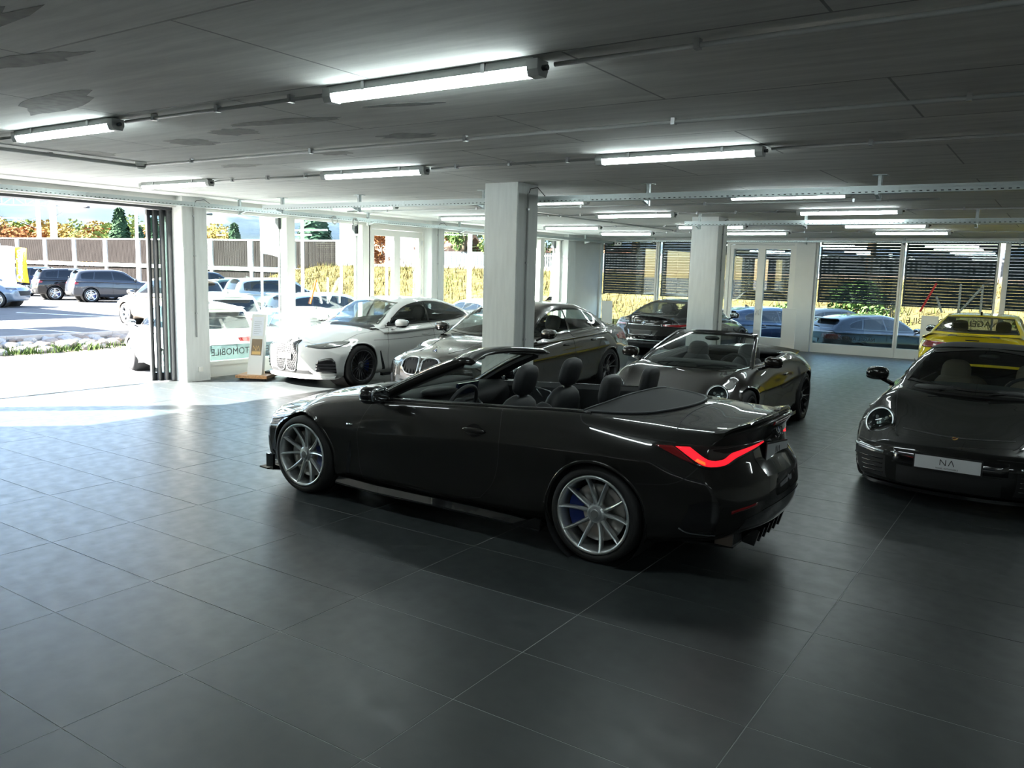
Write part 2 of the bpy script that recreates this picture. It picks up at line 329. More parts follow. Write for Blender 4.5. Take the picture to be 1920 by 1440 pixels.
# letters printed on the strip at the foot of the left windows (read from outside)
tme=text_mesh('NAGEL AUTOMOBILE',.17,.0008,mname='ink')
for w,yy in ((w2,1.02),(w3,1.0)): link('lettering',tme,w,(.0105,yy,.42),(radians(90),0,radians(-90)))
# sliding door: four glazed leaves pushed together at the column, tracks in the threshold
sdoor=thing('sliding_door','black framed sliding glass door pushed open against the white column','door',(X0-.02,5.72,0))
for k in range(4):
    o=thing('door_leaf',None,None,(-.072*k,.235-.078*k,0)); o.parent=sdoor; w_=.075+.078*k
    MB().box((-.024,0,.01),(.024,.062,2.83)).box((-.024,w_-.01,.01),(.024,w_+.05,2.83)).box((-.024,.062,2.74),(.024,w_,2.83)).box((-.024,.062,.01),(.024,w_,.14)).build('leaf_frame','dark_frame',o)
    MB().box((-.006,.05,.1),(.006,w_,2.8)).build('pane','window_glass',o)
th=MB()
for k in range(4): th.box((X0-.30+.075*k,1.98,-.02),(X0-.285+.075*k,6.0,.012))
th.box((X0-.36,1.98,-.12),(X0+.02,6.0,.0)).build('trim_2','satin_silver',kind='structure')
MB().box((X0-.3,1.93,-.05),(X0+.05,2.02,2.9)).build('trim_3','dark_frame',kind='structure')
MB().box((X0-.34,1.98,2.84),(X0+.02,6.05,2.9)).build('trim_4','dark_frame',kind='structure')
# ---------------------------------------------------------------- back facade (y = Y1)
def window_y(name,x0,x1,z0=.24,z1=2.95,st=.045,frost=True):
    w=struct(name,(x0,Y1,0)); W=x1-x0
    MB().box((0,-.05,z1),(W,.06,2.99)).box((0,-.05,z0-.05),(W,.06,z0+.01)).box((0,-.04,-.05),(W,.04,z0-.05)).box((0,-.05,z0),(st,.06,z1)).box((W-st,-.05,z0),(W,.06,z1)).build('window_frame','frame_white',w)
    MB().box((st-.01,.0,z0),(W-st+.01,.012,z1)).build('pane','window_glass',w)
    if frost: MB().box((st,-.006,z0+.01),(W-st,-.002,z0+.33)).build('frosted_strip','frosted_strip',w)
    return w
window_y('window_9',-7.62,-5.69); window_y('window_10',-5.67,-3.5); wb3=window_y('window_11',-1.06,1.04); wb4=window_y('window_12',1.05,3.2); window_y('window_13',3.3,5.2,z0=.4,st=.11)
link('lettering',tme,wb3,(.98,-.0075,.42),(radians(90),0,pi)).scale=(.8,.8,.8)
def stroke(w,a,b,wd,m): MB().bar((a[0],-.008,a[1]),(b[0],-.008,b[1]),wd,.004,upv=(0,1,0)).build('logo_stroke',m,w)
mat('logo_grey',(.38,.42,.42),.5); mat('logo_red',(.62,.03,.03),.5)
for a,bq,m in (((.52,1.22),(.84,1.95),'logo_red'),((1.02,1.22),(.86,1.62),'logo_grey'),((1.38,1.22),(1.38,1.95),'logo_grey'),((1.38,1.22),(1.84,1.88),'logo_grey'),((1.86,1.22),(1.86,1.95),'logo_grey')): stroke(wb4,a,bq,.05,m)
link('lettering',tme,wb4,(1.25,-.0075,.98),(radians(90),0,pi)).scale=(1.25,1.25,1.25)
d2=struct('door_2',(-3.5,Y1,0))
MB().box((0,-.07,2.88),(1.92,.06,2.98)).box((0,-.07,0),(.06,.06,2.88)).box((1.85,-.07,0),(1.92,.06,2.88)).build('door_frame','frame_white',d2)
for a,c in ((.06,.955),(.955,1.85)):
    lf=MB().box((a,-.05,.02),(a+.1,.05,2.87)).box((c-.1,-.05,.02),(c,.05,2.87)).box((a+.1,-.05,2.76),(c-.1,.05,2.87)).box((a+.1,-.05,.02),(c-.1,.05,.32)).build('door_leaf','frame_white',d2)
    MB().box((a+.09,0,.3),(c-.09,.012,2.78)).build('pane','window_glass',lf)
    hx=c-.05 if a<.5 else a+.05
    MB().tube([(hx,-.05,1.05),(hx,-.095,1.05),(hx,-.095,.93)],.011,8).box((hx-.02,-.056,1.0),(hx+.02,-.05,1.10)).build('door_handle','satin_silver',lf)
mat('blind_grey',(.04,.05,.06),.45,.3)
def blind(x0,x1,zb,lab):
    t=thing('venetian_blind',lab,'blind',(x0,Y1+.22,0),group=None); W=x1-x0; s=MB(); z=zb+.05
    while z<2.98:
        s.add([(0,-.016,z-.034),(W,-.016,z-.034),(W,.016,z+.036),(0,.016,z+.036),(0,-.020,z-.032),(W,-.020,z-.032),(W,.012,z+.038),(0,.012,z+.038)],[(0,1,2,3),(7,6,5,4),(0,4,5,1),(2,6,7,3)]); z+=.0770
    s.build('slats','blind_grey',t,kind='stuff',fixn=False)
    MB().box((0,-.03,zb-.03),(W,.03,zb+.012)).build('bottom_rail','blind_grey',t); MB().box((0,-.05,2.96),(W,.06,3.05)).build('head_box','dark_frame',t)
    for x in (.03,W-.03): MB().box((x-.014,-.035,zb),(x+.014,.035,2.98)).build('guide_rail','dark_frame',t)
    for x in (W*.25,W*.75): MB().box((x-.004,-.028,zb),(x+.004,-.024,2.98)).build('ladder_tape','interior_grey',t)
blind(-7.6,-5.72,1.38,'grey venetian blind outside the corner window behind the black coupe')
blind(-5.64,-3.55,1.36,'grey venetian blind with a red stroke reflected, left of the back column')
blind(-3.4,-1.66,1.36,'grey venetian blind outside the white double door')
blind(-1.02,1.0,1.38,'grey venetian blind above the parked estate car')
blind(1.1,3.16,1.36,'grey venetian blind behind the large red and grey logo')
blind(3.36,5.15,1.36,'grey venetian blind at the right edge behind the yellow car')
# ---------------------------------------------------------------- lights on the ceiling
mat('diffuser',(.9,.95,1),.5,emit=((.86,1.0,1.0),LAMP_STR))
def lamp_meshes(L):
    P=[(-.038,H-.001),(-.045,H-.03),(-.047,H-.045),(.047,H-.045),(.045,H-.03),(.038,H-.001)]
    D=[(-.045,H-.045),(-.043,H-.07),(-.03,H-.086),(0,H-.09),(.03,H-.086),(.043,H-.07),(.045,H-.045)]
    bo=MB().prism([(y,z) for y,z in P],0,L,'x').mesh('lamp_housing','lamp_body'); di=MB().prism(D,.02,L-.03,'x').mesh('diffuser','diffuser')
    E=[(-.05,H-.012),(-.05,H-.06),(-.034,H-.092),(.034,H-.092),(.05,H-.06),(.05,H-.012)]
    en=MB().prism(E,0,.065,'x').mesh('end_cap','lamp_body'); gl=MB().tube([(0,0,H-.05),(.03,0,H-.05)],.014,8).mesh('cable_gland','dark_frame')
    cl=MB().box((-.012,-.052,-.05),(.012,.052,0)).mesh('mounting_clip','steel')
    return bo,di,en,cl,gl
LM=lamp_meshes(1.45)
ROWS=[(1.32,'first',[-2.85,.88]),(4.47,'second',[-6.05,-2.5,1.02]),(8.26,'third',[-6.3,-2.65,.9]),(11.08,'fourth',[-6.12,-2.52,1.03]),(14.62,'fifth',[-5.8,-2.45,.94]),(17.22,'sixth',[-5.68,-2.3,1.02])]
OW=['leftmost','middle','rightmost']
for y,rn,xs in ROWS:
    for k,x in enumerate(xs):
        pos=(OW[k] if len(xs)==3 else ['left','right'][k])
        t=thing('batten_light','white LED batten light, %s one in the %s ceiling row from the camera'%(pos,rn),'lamp',(x,y,0),random.uniform(-.012,.012),'batten lights on the concrete ceiling')
        for nm,me,cx in (('housing',LM[0],0),('diffuser',LM[1],0),('end_cap',LM[2],1.42),('end_cap',LM[2],-.03),('cable_gland',LM[4],1.485)): link(nm,me,t,(cx,0,0))
        for cx in (.3,1.15): link('mounting_clip',LM[3],t,(cx,0,H))
for y in (-5,-1.9,8.26,14.62,17.22):          # lights of the same rows outside the frame
    for x in (4.7,8.2):
        t=thing('batten_light','white LED batten light of the rows continuing outside the frame','lamp',(x,y,0),0,'batten lights outside the frame')
        for nm,me,cx in (('housing',LM[0],0),('diffuser',LM[1],0),('end_cap',LM[2],1.42)): link(nm,me,t,(cx,0,0))
# conduits
def conduit(p,q,lab,clips=3,r=.012):
    t=thing('conduit',lab,'pipe',p); q=Vector(q)-Vector(p)
    MB().tube([(0,0,0),q],r,8).build('pipe','conduit_grey',t)
    for k in range(clips):
        c=q*(k+.5)/clips; MB().box((c.x-.014,c.y-.02,c.z-.018),(c.x+.014,c.y+.02,c.z+.027)).build('pipe_clip','steel',t)
zc=H-.03
for y,rn,xs in ROWS:
    ends=[(a+1.53,b-.03) for a,b in zip(xs,xs[1:])]+[(xs[-1]+1.53,xs[-1]+6)]
    if len(xs)==2: ends.insert(0,(xs[0]-2.6,xs[0]-.05))
    for k,(a,c) in enumerate(ends): conduit((a,y+.03,zc),(c,y+.03,zc),'thin grey conduit along the %s ceiling row of lights, %s section from the left'%(rn,['first','second','third'][k]),3)
conduit((-3.85,3.07,zc),(12,3.07,zc),'long thin white conduit crossing the ceiling between first and second lamp rows',9,.014)
conduit((-3.9,-6,zc-.01),(-3.86,3.0,zc-.01),'dark cable duct running from the left edge to the smoke detector',5,.02)
conduit((-3.46,8.2,zc),(-3.24,16.2,zc),'slanting grey conduit behind the broad column ending at a detector',4,.016)
conduit((3.2,9.4,zc),(-7,9.3,zc),'white ceiling conduit behind the second cable tray',5,.014)
for x,y,lab in ((-3.84,3.05,'white smoke detector on the ceiling at the end of the dark duct'),(-3.23,16.25,'small smoke detector at the far end of the slanting conduit')):
    t=thing('smoke_detector',lab,'detector',(x,y,H)); MB().lathe([(0,-.075),(.03,-.075),(.052,-.05),(.06,-.03),(.06,0)],18,ax='z').build('detector_body','frame_white',t); MB().lathe([(.045,-.056),(.056,-.05),(.054,-.04)],18,ax='z').build('smoke_inlet','dark_frame',t)
# cable trays: perforated channels with hangers
pm=mat('perforated_steel',(.50,.56,.56),.42,.7); n,l,b=nodes(pm); tc=n.new('ShaderNodeTexCoord'); sx=n.new('ShaderNodeSeparateXYZ'); l.new(tc.outputs['Object'],sx.inputs[0])
def mth(op,a,b2):
    m=n.new('ShaderNodeMath'); m.operation=op
    for i,q in enumerate((a,b2)):
        if q is None: continue
        if isinstance(q,(int,float)): m.inputs[i].default_value=q
        else: l.new(q,m.inputs[i])
    return m.outputs[0]
u=mth('FRACT',mth('MULTIPLY',sx.outputs[0],16.0),None); hu=mth('LESS_THAN',u,.42)
vz=mth('FRACT',mth('MULTIPLY',sx.outputs[2],30.0),None); hv=mth('MULTIPLY',mth('GREATER_THAN',vz,.36),mth('LESS_THAN',vz,.62))
vy=mth('FRACT',mth('MULTIPLY',sx.outputs[1],30.0),None); hy=mth('MULTIPLY',mth('GREATER_THAN',vy,.3),mth('LESS_THAN',vy,.6))
ge=n.new('ShaderNodeNewGeometry'); sn=n.new('ShaderNodeSeparateXYZ'); vt=n.new('ShaderNodeVectorTransform'); vt.vector_type='NORMAL'; vt.convert_from='WORLD'; vt.convert_to='OBJECT'; l.new(ge.outputs['Normal'],vt.inputs[0]); l.new(vt.outputs[0],sn.inputs[0])
side=mth('GREATER_THAN',mth('ABSOLUTE',sn.outputs[1],None),.5); hole=mth('MULTIPLY',hu,mth('ADD',mth('MULTIPLY',side,hv),mth('MULTIPLY',mth('SUBTRACT',1.0,side),hy)))
l.new(mth('SUBTRACT',1.0,hole),b.inputs['Alpha'])
def tray(p,L,rz,lab,drops,z1,hgt=.068,wid=.10,arm=1):
    t=thing('cable_tray',lab,'cable tray',p,rz)
    m=MB(); z0=0
    m.box((0,-wid/2,0),(L,wid/2,.002)).box((0,-wid/2,0),(L,-wid/2+.002,hgt)).box((0,wid/2-.002,0),(L,wid/2,hgt)).box((0,-wid/2,hgt),(L,-wid/2+.012,hgt+.002)).box((0,wid/2-.012,hgt),(L,wid/2,hgt+.002))
    m.build('channel','perforated_steel',t,fixn=False)
    for k in range(1,int(L//3)): MB().box((k*3-.05,-wid/2-.003,.006),(k*3+.05,-wid/2,hgt-.006)).build('coupling','galvanised',t)
    for d in drops:
        hh=H-p[2]; b_=MB().box((d-.02,wid/2+.004,-.06),(d-.016,wid/2+.05,hh)).box((d+.016,wid/2+.004,-.06),(d+.02,wid/2+.05,hh)).box((d-.02,wid/2+.004,-.06),(d+.02,wid/2+.008,hh)).box((d-.07,wid/2-.03,hh-.006),(d+.07,wid/2+.08,hh))
        h_=b_.build('hanger','galvanised',t)
        MB().prism([(-wid/2-.02,-.012),(wid/2+.01,-.05),(wid/2+.01,-.002),(-wid/2-.02,-.002)],d-.016,d+.016,'x').build('arm','galvanised',h_)
    MB().tube([(0,-.01,.03),(L,.0,.028)],.012,6).tube([(0,.02,.022),(L,.02,.022)],.009,6).build('cable','matte_black',t)
    return t
tray((-7.05,-6,2.87),26.5,radians(90),'perforated cable tray running along the glazed left facade',[2,5.2,8.3,9.9+3.0,16.0,19.0,22.1,25],H)
tray((-6.35,6.78,2.865),18.5,0,'perforated cable tray crossing the room behind the broad column',[.35,2.05,4.35,6.75,9.3,12,14.5],H,.075)
tray((-.95,11.35,2.84),13,0,'perforated cable tray over the column at the black coupe',[.22,2.0,4.4,7,9.5],H)
tray((-6.9,20.55,2.93),19,0,'perforated cable tray along the head of the back windows',[1.2,3,5.6,8.0,10.5],H,.05)
for y,lab in ((8.95,'left one of two round wall sockets under the facade cable tray'),(9.5,'right one of two round wall sockets under the facade cable tray')):
    t=thing('cable_coil',lab,'cable',(-6.98,y,2.85))
    for k in range(4): MB().lathe([(.075-.004*k,-.012+.006*k),(.080-.004*k,-.009+.006*k),(.075-.004*k,-.005+.006*k),(.070-.004*k,-.009+.006*k),(.075-.004*k,-.012+.006*k)],24,ax='x').build('cable_loop','conduit_grey',t)
t=thing('emergency_light','small white twin socket box at the corner above the blinds','socket',(-6.75,20.35,2.86)); MB().box((-.1,-.03,-.05),(.1,.03,.06)).build('socket_box','frame_white',t)
for x in (-.05,.05): MB().lathe([(.0,-.034),(.022,-.034),(.026,-.03)],14,(x,0,.01)).build('socket_outlet','dark_frame',t)

# ---------------------------------------------------------------- information stands
def stand(x,y,rz,lab,front=True,h=1.12,lean=.20,w=.26):
    t=thing('information_stand',lab,'stand',(x,y,0),rz)       # local +x is the front
    MB().prism([(.12,.075),(-.0,.075),(-lean,h),(-lean+.055,h)],-w/2,w/2,'y').build('panel','frame_white',t)
    MB().box((-.30,-.28,.035),(.26,.28,.085)).build('wooden_base','wood',t)
    for a,b in ((-.22,-.2),(-.22,.2),(.18,-.2),(.18,.2)): MB().box((a-.025,b-.025,0),(a+.025,b+.025,.036)).build('foot','matte_black',t)
    if front:
        def P(u,v): q=(v-.075)/(h-.075); return (.12+(-lean+.055-.12)*q+.003,u,v)
        def quad(n,u0,u1,v0,v1,m,par=None,o=0): 
            v=[P(u,vv) for u,vv in ((u0,v0),(u1,v0),(u1,v1),(u0,v1))]; v=[(a+o,b,c) for a,b,c in v]; return MB().add(v+[(a-.002,b,c) for a,b,c in v],[(0,1,2,3),(7,6,5,4),(0,4,5,1),(1,5,6,2),(2,6,7,3),(3,7,4,0)]).build(n,m,par or t)
        s_=quad('price_sheet',-w*.36,w*.36,h*.67,h*.96,'paper')
        for k in range(7): quad('text_line',-w*.28,w*(.10+.16*((k*3)%4)/3),h*.70+.034*k,h*.70+.034*k+.006,'flag_ink_grey' if 'flag_ink_grey' in MT else 'conduit_grey',s_,.001)
        b_=quad('logo_card',-w*.36,w*.36,h*.37,h*.62,'brown_print')
        for a,b in (((-.062,.50),(-.062,.58)),((-.062,.58),(-.008,.50)),((-.008,.50),(-.008,.58)),((.006,.50),(.034,.58)),((.034,.58),(.062,.50))):
            z0,z1=a[1]*h/1.12,b[1]*h/1.12; p,q=P(a[0],z0),P(b[0],z1); MB().bar((p[0]+.002,p[1],p[2]),(q[0]+.002,q[1],q[2]),.007,.002,upv=(1,0,0)).build('logo_stroke','gold_print',b_)
        quad('gold_band',-w*.30,w*.30,h*.385,h*.43,'gold_print',b_,.001); quad('gold_line',-w*.26,w*.26,h*.435,h*.44,'gold_print',b_,.001)
    MB().box((-.26,.10,.085),(-.10,.22,.125)).build('power_supply','black_plastic',t)
    MB().tube([(-.18,.16,.12),(-.20,.22,.17),(-.10,.25,.21),(-.04,.22,.12)],.005,6).build('cable','matte_black',t)
    return t
stand(-7.02,7.12,radians(-62),'white slanted information stand on a wooden base beside the facade column')
stand(-1.72,6.02+.95,radians(-80),'white information stand with price sheet behind the broad column, beside the brown-grey saloon',h=1.15)
stand(-1.33,19.6,radians(100),'white stand seen from behind between the double door and the lettered window',front=False,h=1.2,lean=.1,w=.34)
stand(2.05,19.0,radians(95),'white stand seen from behind in front of the logo window beside the yellow coupe',front=False,h=1.2,lean=.1,w=.36)
stand(-6.9,20.1,radians(110),'white stand in front of the corner window left of the black coupe',front=False,h=1.15,lean=.1,w=.32)
# ================================================================ VEHICLE TOOLKIT  (car space: x forward, y left, z up, origin on the ground mid-wheelbase)
def sstep(t): t=max(0,min(1,t)); return t*t*(3-2*t)
class Shape:
    def __init__(s, **k):
        s.__dict__.update(dict(nose=2.25,tail=-2.5,bf=.36,ef=2.5,br=.22,er=3.0,xfa=1.0,xra=-1.3,pf=[(0,0),(1,0)],pr=[(0,0),(1,0)],zcap_f=.5,zcap_r=.6,ax=(1.425,-1.425),R=.375,zc=.34,flare=0.0,sill=.035,bulge=.03,fender=0.0))
        s.__dict__.update(k)
        for n in ('zb','zs','zt','w','ws','zw','pf','pr'): setattr(s,n,pchip(getattr(s,n)))
    def deform(s,x,y,z):
        rf=sstep((x-s.xfa)/(s.nose-s.xfa)); rr=sstep((s.xra-x)/(s.xra-s.tail)); a=abs(y)/.9
        return x+rf*(s.pf(z)-s.bf*a**s.ef)+rr*(s.pr(z)+s.br*a**s.er)
    def section(s,x,nA,nB,nC):
        zb,zs,zt,w,ws,zw=(f(x) for f in (s.zb,s.zs,s.zt,s.w,s.ws,s.zw)); mx=lambda a,b,t:a+(b-a)*t
        for xa in s.ax: w+=s.flare*math.exp(-((x-xa)/.36)**2)
        wb=w*.90+.02
        P=[(0,zb),(.6*wb,zb),(wb-.05,zb+.003),(wb-.006,zb+.035),(w-s.sill,zb+.13),(w-.030,mx(zb,zw,.55)),(w-.007,zw-.055),(w,zw),(w-.012,zw+.05),(mx(w,ws,.30),mx(zw,zs,.52)),(mx(w,ws,.66),mx(zw,zs,.84)),(ws,zs),(ws*.91,zs+(zt-zs)*.22+.007+s.fender),(ws*.68,mx(zs,zt,.62)+s.fender*.6),(ws*.35,mx(zs,zt,.91)),(0,zt)]
        d=cat_dense(P); return seg(d,0,7,nA)[:-1]+seg(d,7,11,nB)[:-1]+seg(d,11,15,nC)
def cat_dense(P,sub=10):
    P=[np.array(p,float) for p in P]; Q=[np.array((-P[1][0],P[1][1]))]+P+[np.array((-P[-2][0],P[-2][1]))]; out=[]
    t=np.linspace(0,1,sub,endpoint=False)[:,None]
    for i in range(1,len(Q)-2):
        a,b,c,d=Q[i-1],Q[i],Q[i+1],Q[i+2]; out.append(.5*((2*b)+(c-a)*t+(2*a-5*b+4*c-d)*t*t+(3*b-a-3*c+d)*t**3))
    out.append(P[-1][None]); return np.concatenate(out),sub
def seg(d,i0,i1,n):
    A,sub=d; A=A[i0*sub:i1*sub+1]; L=np.r_[0,np.cumsum(np.linalg.norm(np.diff(A,axis=0),axis=1))]; u=np.linspace(0,L[-1],n)
    return [(float(np.interp(q,L,A[:,0])),float(np.interp(q,L,A[:,1]))) for q in u]
class Mesh3:     # plain vertex/face store with side helpers
    def __init__(s): s.v=[]; s.f=[]
def body_grid(S,nx=84,seg3=(15,9,15)):
    g=Mesh3(); xs=[]
    for i in range(nx+1):
        u=i/nx; xs.append(S.tail+.03+(S.nose-S.tail-.06)*(u-.055*sin(4*pi*u)*.5-.035*sin(2*pi*u)))
    rings=[]
    def ring(x,hp,dx=0,tz=0,zc=0):
        r=[]
        for (y,z) in hp+[(-p[0],p[1]) for p in hp[-2:0:-1]]:
            z2=zc+(z-zc)*(1-tz); y2=y*(1-.05*tz); g.v.append((S.deform(x,y2,z2)+dx,y2,z2)); r.append(len(g.v)-1)
        return r
    T=[1,.72,.5,.3,.16,.07,.02]
    h0=S.section(xs[0],*seg3); h1=S.section(xs[-1],*seg3)
    for t in T: rings.append(ring(xs[0],h0,-S.bulge*sqrt(1-(1-t)**2)-.0,t,S.zcap_r))
    for x in xs: rings.append(ring(x,S.section(x,*seg3)))
    for t in T[::-1]: rings.append(ring(xs[-1],h1,S.bulge*sqrt(1-(1-t)**2),t,S.zcap_f))
    n=len(rings[0])
    for a,b in zip(rings,rings[1:]):
        for k in range(n): g.f.append((a[k],a[(k+1)%n],b[(k+1)%n],b[k]))
    g.K=len(h0)-1; g.n=n; g.nT=len(T); g.rings=rings
    return g
class Cabin:
    def __init__(s,**k):
        s.__dict__.update(dict(bf=.10,br=.10,crown=.055,xf=1.0,xb=-1.6,xm=(0,-.4))); s.__dict__.update(k)
        for n in ('zr','wr','wb','zbelt'): setattr(s,n,pchip(getattr(s,n)))
def cabin_grid(C,nx=46,K=20):
    g=Mesh3(); rings=[]
    for i in range(nx+1):
        x=C.xf+(C.xb-C.xf)*i/nx; zr,wr,wb,zl=C.zr(x),C.wr(x),C.wb(x),C.zbelt(x); cr=C.crown
        zr=max(zr,zl-.02); h=zr-zl; rail=max(zl+h*.5,zr-cr) if h>.05 else zl+h*.6
        t=min(1,max(0,h/.42)); wt=wb+(wr-wb)*t; bul=.018*t
        P=[(wb,zl-.07),(wb,zl),(wb+(wt-wb)*.33+bul,zl+(rail-zl)*.36),(wb+(wt-wb)*.68+bul,zl+(rail-zl)*.70),(wt+.012,rail),(wt*.93,rail+(zr-rail)*.45),(wt*.72,rail+(zr-rail)*.80),(wt*.36,rail+(zr-rail)*.96),(0,zr)]
        hp=seg(cat_dense(P),0,8,K+1); r=[]
        ff=sstep((x-C.xm[0])/(C.xf-C.xm[0])); fb=sstep((C.xm[1]-x)/(C.xm[1]-C.xb))
        for (y,z) in hp+[(-p[0],p[1]) for p in hp[-2::-1]]:
            a=(y/.7)**2; g.v.append((x-ff*C.bf*a+fb*C.br*a,y,z)); r.append(len(g.v)-1)
        rings.append(r)
    n=len(rings[0])
    for a,b in zip(rings,rings[1:]):
        for k in range(n-1): g.f.append((a[k],b[k],b[k+1],a[k+1]))
    return g
PROJ={'L':lambda a,b:((a,3,b),(0,-1,0)),'F':lambda a,b:((5,a,b),(-1,0,0)),'R':lambda a,b:((-5,a,b),(1,0,0)),'T':lambda a,b:((a,b,3),(0,0,-1)),
      'W':lambda a,b:((a+2.0,b,3),(-.55,0,-.835)),'B':lambda a,b:((a-2.0,b,3),(.55,0,-.835))}
_h=.70710678
PROJ['LR']=lambda a,b:((-2.1+_h*a-2*_h,.7+_h*a+2*_h,b),(_h,-_h,0)); PROJ['LF']=lambda a,b:((1.95-_h*a+2*_h,.7+_h*a+2*_h,b),(-_h,-_h,0))
class Car:
    def __init__(s,root,pm,S,C=None,nx=84,seg3=(15,9,15),cn=(46,20)):
        s.root=root; s.pm=pm; s.S=S; s.C=C; s.b=body_grid(S,nx,seg3); s.c=cabin_grid(C,*cn) if C else None; s.tree()
        s.holes=[]; s.kB=(seg3[0]-1)+(seg3[1]-1)+1
    def tree(s):
        v=list(s.b.v); f=list(s.b.f)
        if s.c: o=len(v); v+=s.c.v; f+=[tuple(i+o for i in q) for q in s.c.f]
        s.bvh=BVHTree.FromPolygons(v,f)
        s.bvhb=BVHTree.FromPolygons(s.b.v,s.b.f); s.bvhc=BVHTree.FromPolygons(s.c.v,s.c.f) if s.c else None
    def hit(s,mode,a,b,on=None):
        o,d=PROJ[mode](a,b); t={'b':s.bvhb,'c':s.bvhc}.get(on,s.bvh); h=t.ray_cast(Vector(o),Vector(d))
        if h[0] is None:
            h=t.find_nearest(Vector(o)+Vector(d)*2.1)
            return h[0],-Vector(d)
        n=h[1]
        if n.dot(Vector(d))>0: n=-n
        return h[0],n
    def grid(s,mode,low,up,n,off,on=None,curve=True):
        cr=cat_rom if curve else poly_pts; A=cr(low,n[0]); B=cr(up,n[0]); P=[]; N=[]
        for j in range(n[1]):
            t=j/(n[1]-1)
            for i in range(n[0]):
                p,nn=s.hit(mode,A[i][0]+(B[i][0]-A[i][0])*t,A[i][1]+(B[i][1]-A[i][1])*t,on); P.append(p+nn*off)
        return P
    def put(s,name,v,f,m,parent=None,mirror=False,smooth=True,label=None):
        out=[]
        for sg in ((1,-1) if mirror else (1,)):
            mb=MB(); mb.add([(p[0],p[1]*sg,p[2]) for p in v],f,0,smooth); o=mb.build(name,m,parent or s.root); out.append(o)
            if label: o['label']=label
        return out
    def patch(s,name,mode,low,up,m,off=.004,n=(24,7),mirror=False,on=None,curve=True,skirt=.02,parent=None,hole=False,label=None,frit=None):
        P=s.grid(mode,low,up,n,off,on,curve); a,b=n; f=[(j*a+i,j*a+i+1,(j+1)*a+i+1,(j+1)*a+i) for j in range(b-1) for i in range(a-1)]; v=list(P)
        d=Vector(PROJ[mode](0,0)[1]); loop=[i for i in range(a)]+[j*a+a-1 for j in range(1,b)]+[(b-1)*a+i for i in range(a-2,-1,-1)]+[j*a for j in range(b-2,0,-1)]
        if skirt:
            o=len(v); v+=[P[i]+d*skirt for i in loop]; L=len(loop); f+=[(loop[k],loop[(k+1)%L],o+(k+1)%L,o+k) for k in range(L)]
        cr=cat_rom if curve else poly_pts; poly=cr(low,a)+cr(up,a)[::-1]
        if hole: s.holes.append((mode,poly,mirror))
        obs=s.put(name,v,f,m,parent,mirror,label=label)
        if frit:
            cx=sum(p[0] for p in poly)/len(poly); cy_=sum(p[1] for p in poly)/len(poly); w=frit[0]; inn=[]; L=len(poly)
            for k in range(L):
                p0,p1=poly[k-1],poly[(k+1)%L]; tx,ty=p1[0]-p0[0],p1[1]-p0[1]; q=sqrt(tx*tx+ty*ty) or 1; nx_,ny_=-ty/q,tx/q
                if (cx-poly[k][0])*nx_+(cy_-poly[k][1])*ny_<0: nx_,ny_=-nx_,-ny_
                inn.append((poly[k][0]+nx_*w,poly[k][1]+ny_*w))
            A=[]; B=[]
            for p,q in zip(poly,inn):
                h,nn=s.hit(mode,*p,on); A.append(h+nn*(off+.0025)); h,nn=s.hit(mode,*q,on); B.append(h+nn*(off+.0025))
            fv=A+B; ff=[(k,(k+1)%L,L+(k+1)%L,L+k) for k in range(L)]
            s.put(frit[1],fv,ff,frit[2],None,mirror)
        return obs
    def line(s,name,mode,pts,w,m,off=.0015,n=40,mirror=False,on=None,curve=True,parent=None,raise_=0):
        A=(cat_rom if curve else poly_pts)(pts,n); v=[]
        for i,p in enumerate(A):
            q0,q1=A[max(i-1,0)],A[min(i+1,n-1)]; tx,ty=q1[0]-q0[0],q1[1]-q0[1]; L=sqrt(tx*tx+ty*ty) or 1; nx_,ny_=-ty/L*w/2,tx/L*w/2
            for sg in (1,-1):
                h,nn=s.hit(mode,p[0]+nx_*sg,p[1]+ny_*sg,on); v.append(h+nn*off)
        f=[(2*i,2*i+1,2*i+3,2*i+2) for i in range(n-1)]
        return s.put(name,v,f,m,parent,mirror)
    def rope(s,name,mode,pts,r,m,off=0,n=40,mirror=False,on=None,curve=True,parent=None,k=6):
        A=(cat_rom if curve else poly_pts)(pts,n); P=[]
        for p in A: h,nn=s.hit(mode,*p,on); P.append(h+nn*off)
        mb=MB().tube(P,r,k); return s.put(name,mb.v,mb.f,m,parent,mirror)
    def finish(s,deck=None,name='body',inner=None,liner=True):
        S=s.S; V=[Vector(p) for p in s.b.v]; F=s.b.f
        kill=set()
        for xa in S.ax:
            ins=[abs(p.y)>.5 and (p.x-xa)**2+(p.z-S.zc)**2<S.R**2 for p in V]
            for i,q in enumerate(F):
                if all(ins[k] for k in q): kill.add(i)
            keep=set(k for i,q in enumerate(F) if i not in kill for k in q)
            for k in keep:
                if ins[k]:
                    dx,dz=V[k].x-xa,V[k].z-S.zc; L=sqrt(dx*dx+dz*dz) or 1e-6
                    if dz/L<-.85: continue
                    V[k].x=xa+dx/L*S.R; V[k].z=S.zc+dz/L*S.R
        if deck:
            for i,q in enumerate(F):
                c=sum((V[k] for k in q),Vector())/4; k=i%s.b.n; kk=min(k,s.b.n-1-k)
                if kk>=s.kB and deck(c): kill.add(i)
        mb=MB(); mb.add(V,[q for i,q in enumerate(F) if i not in kill],0,True)
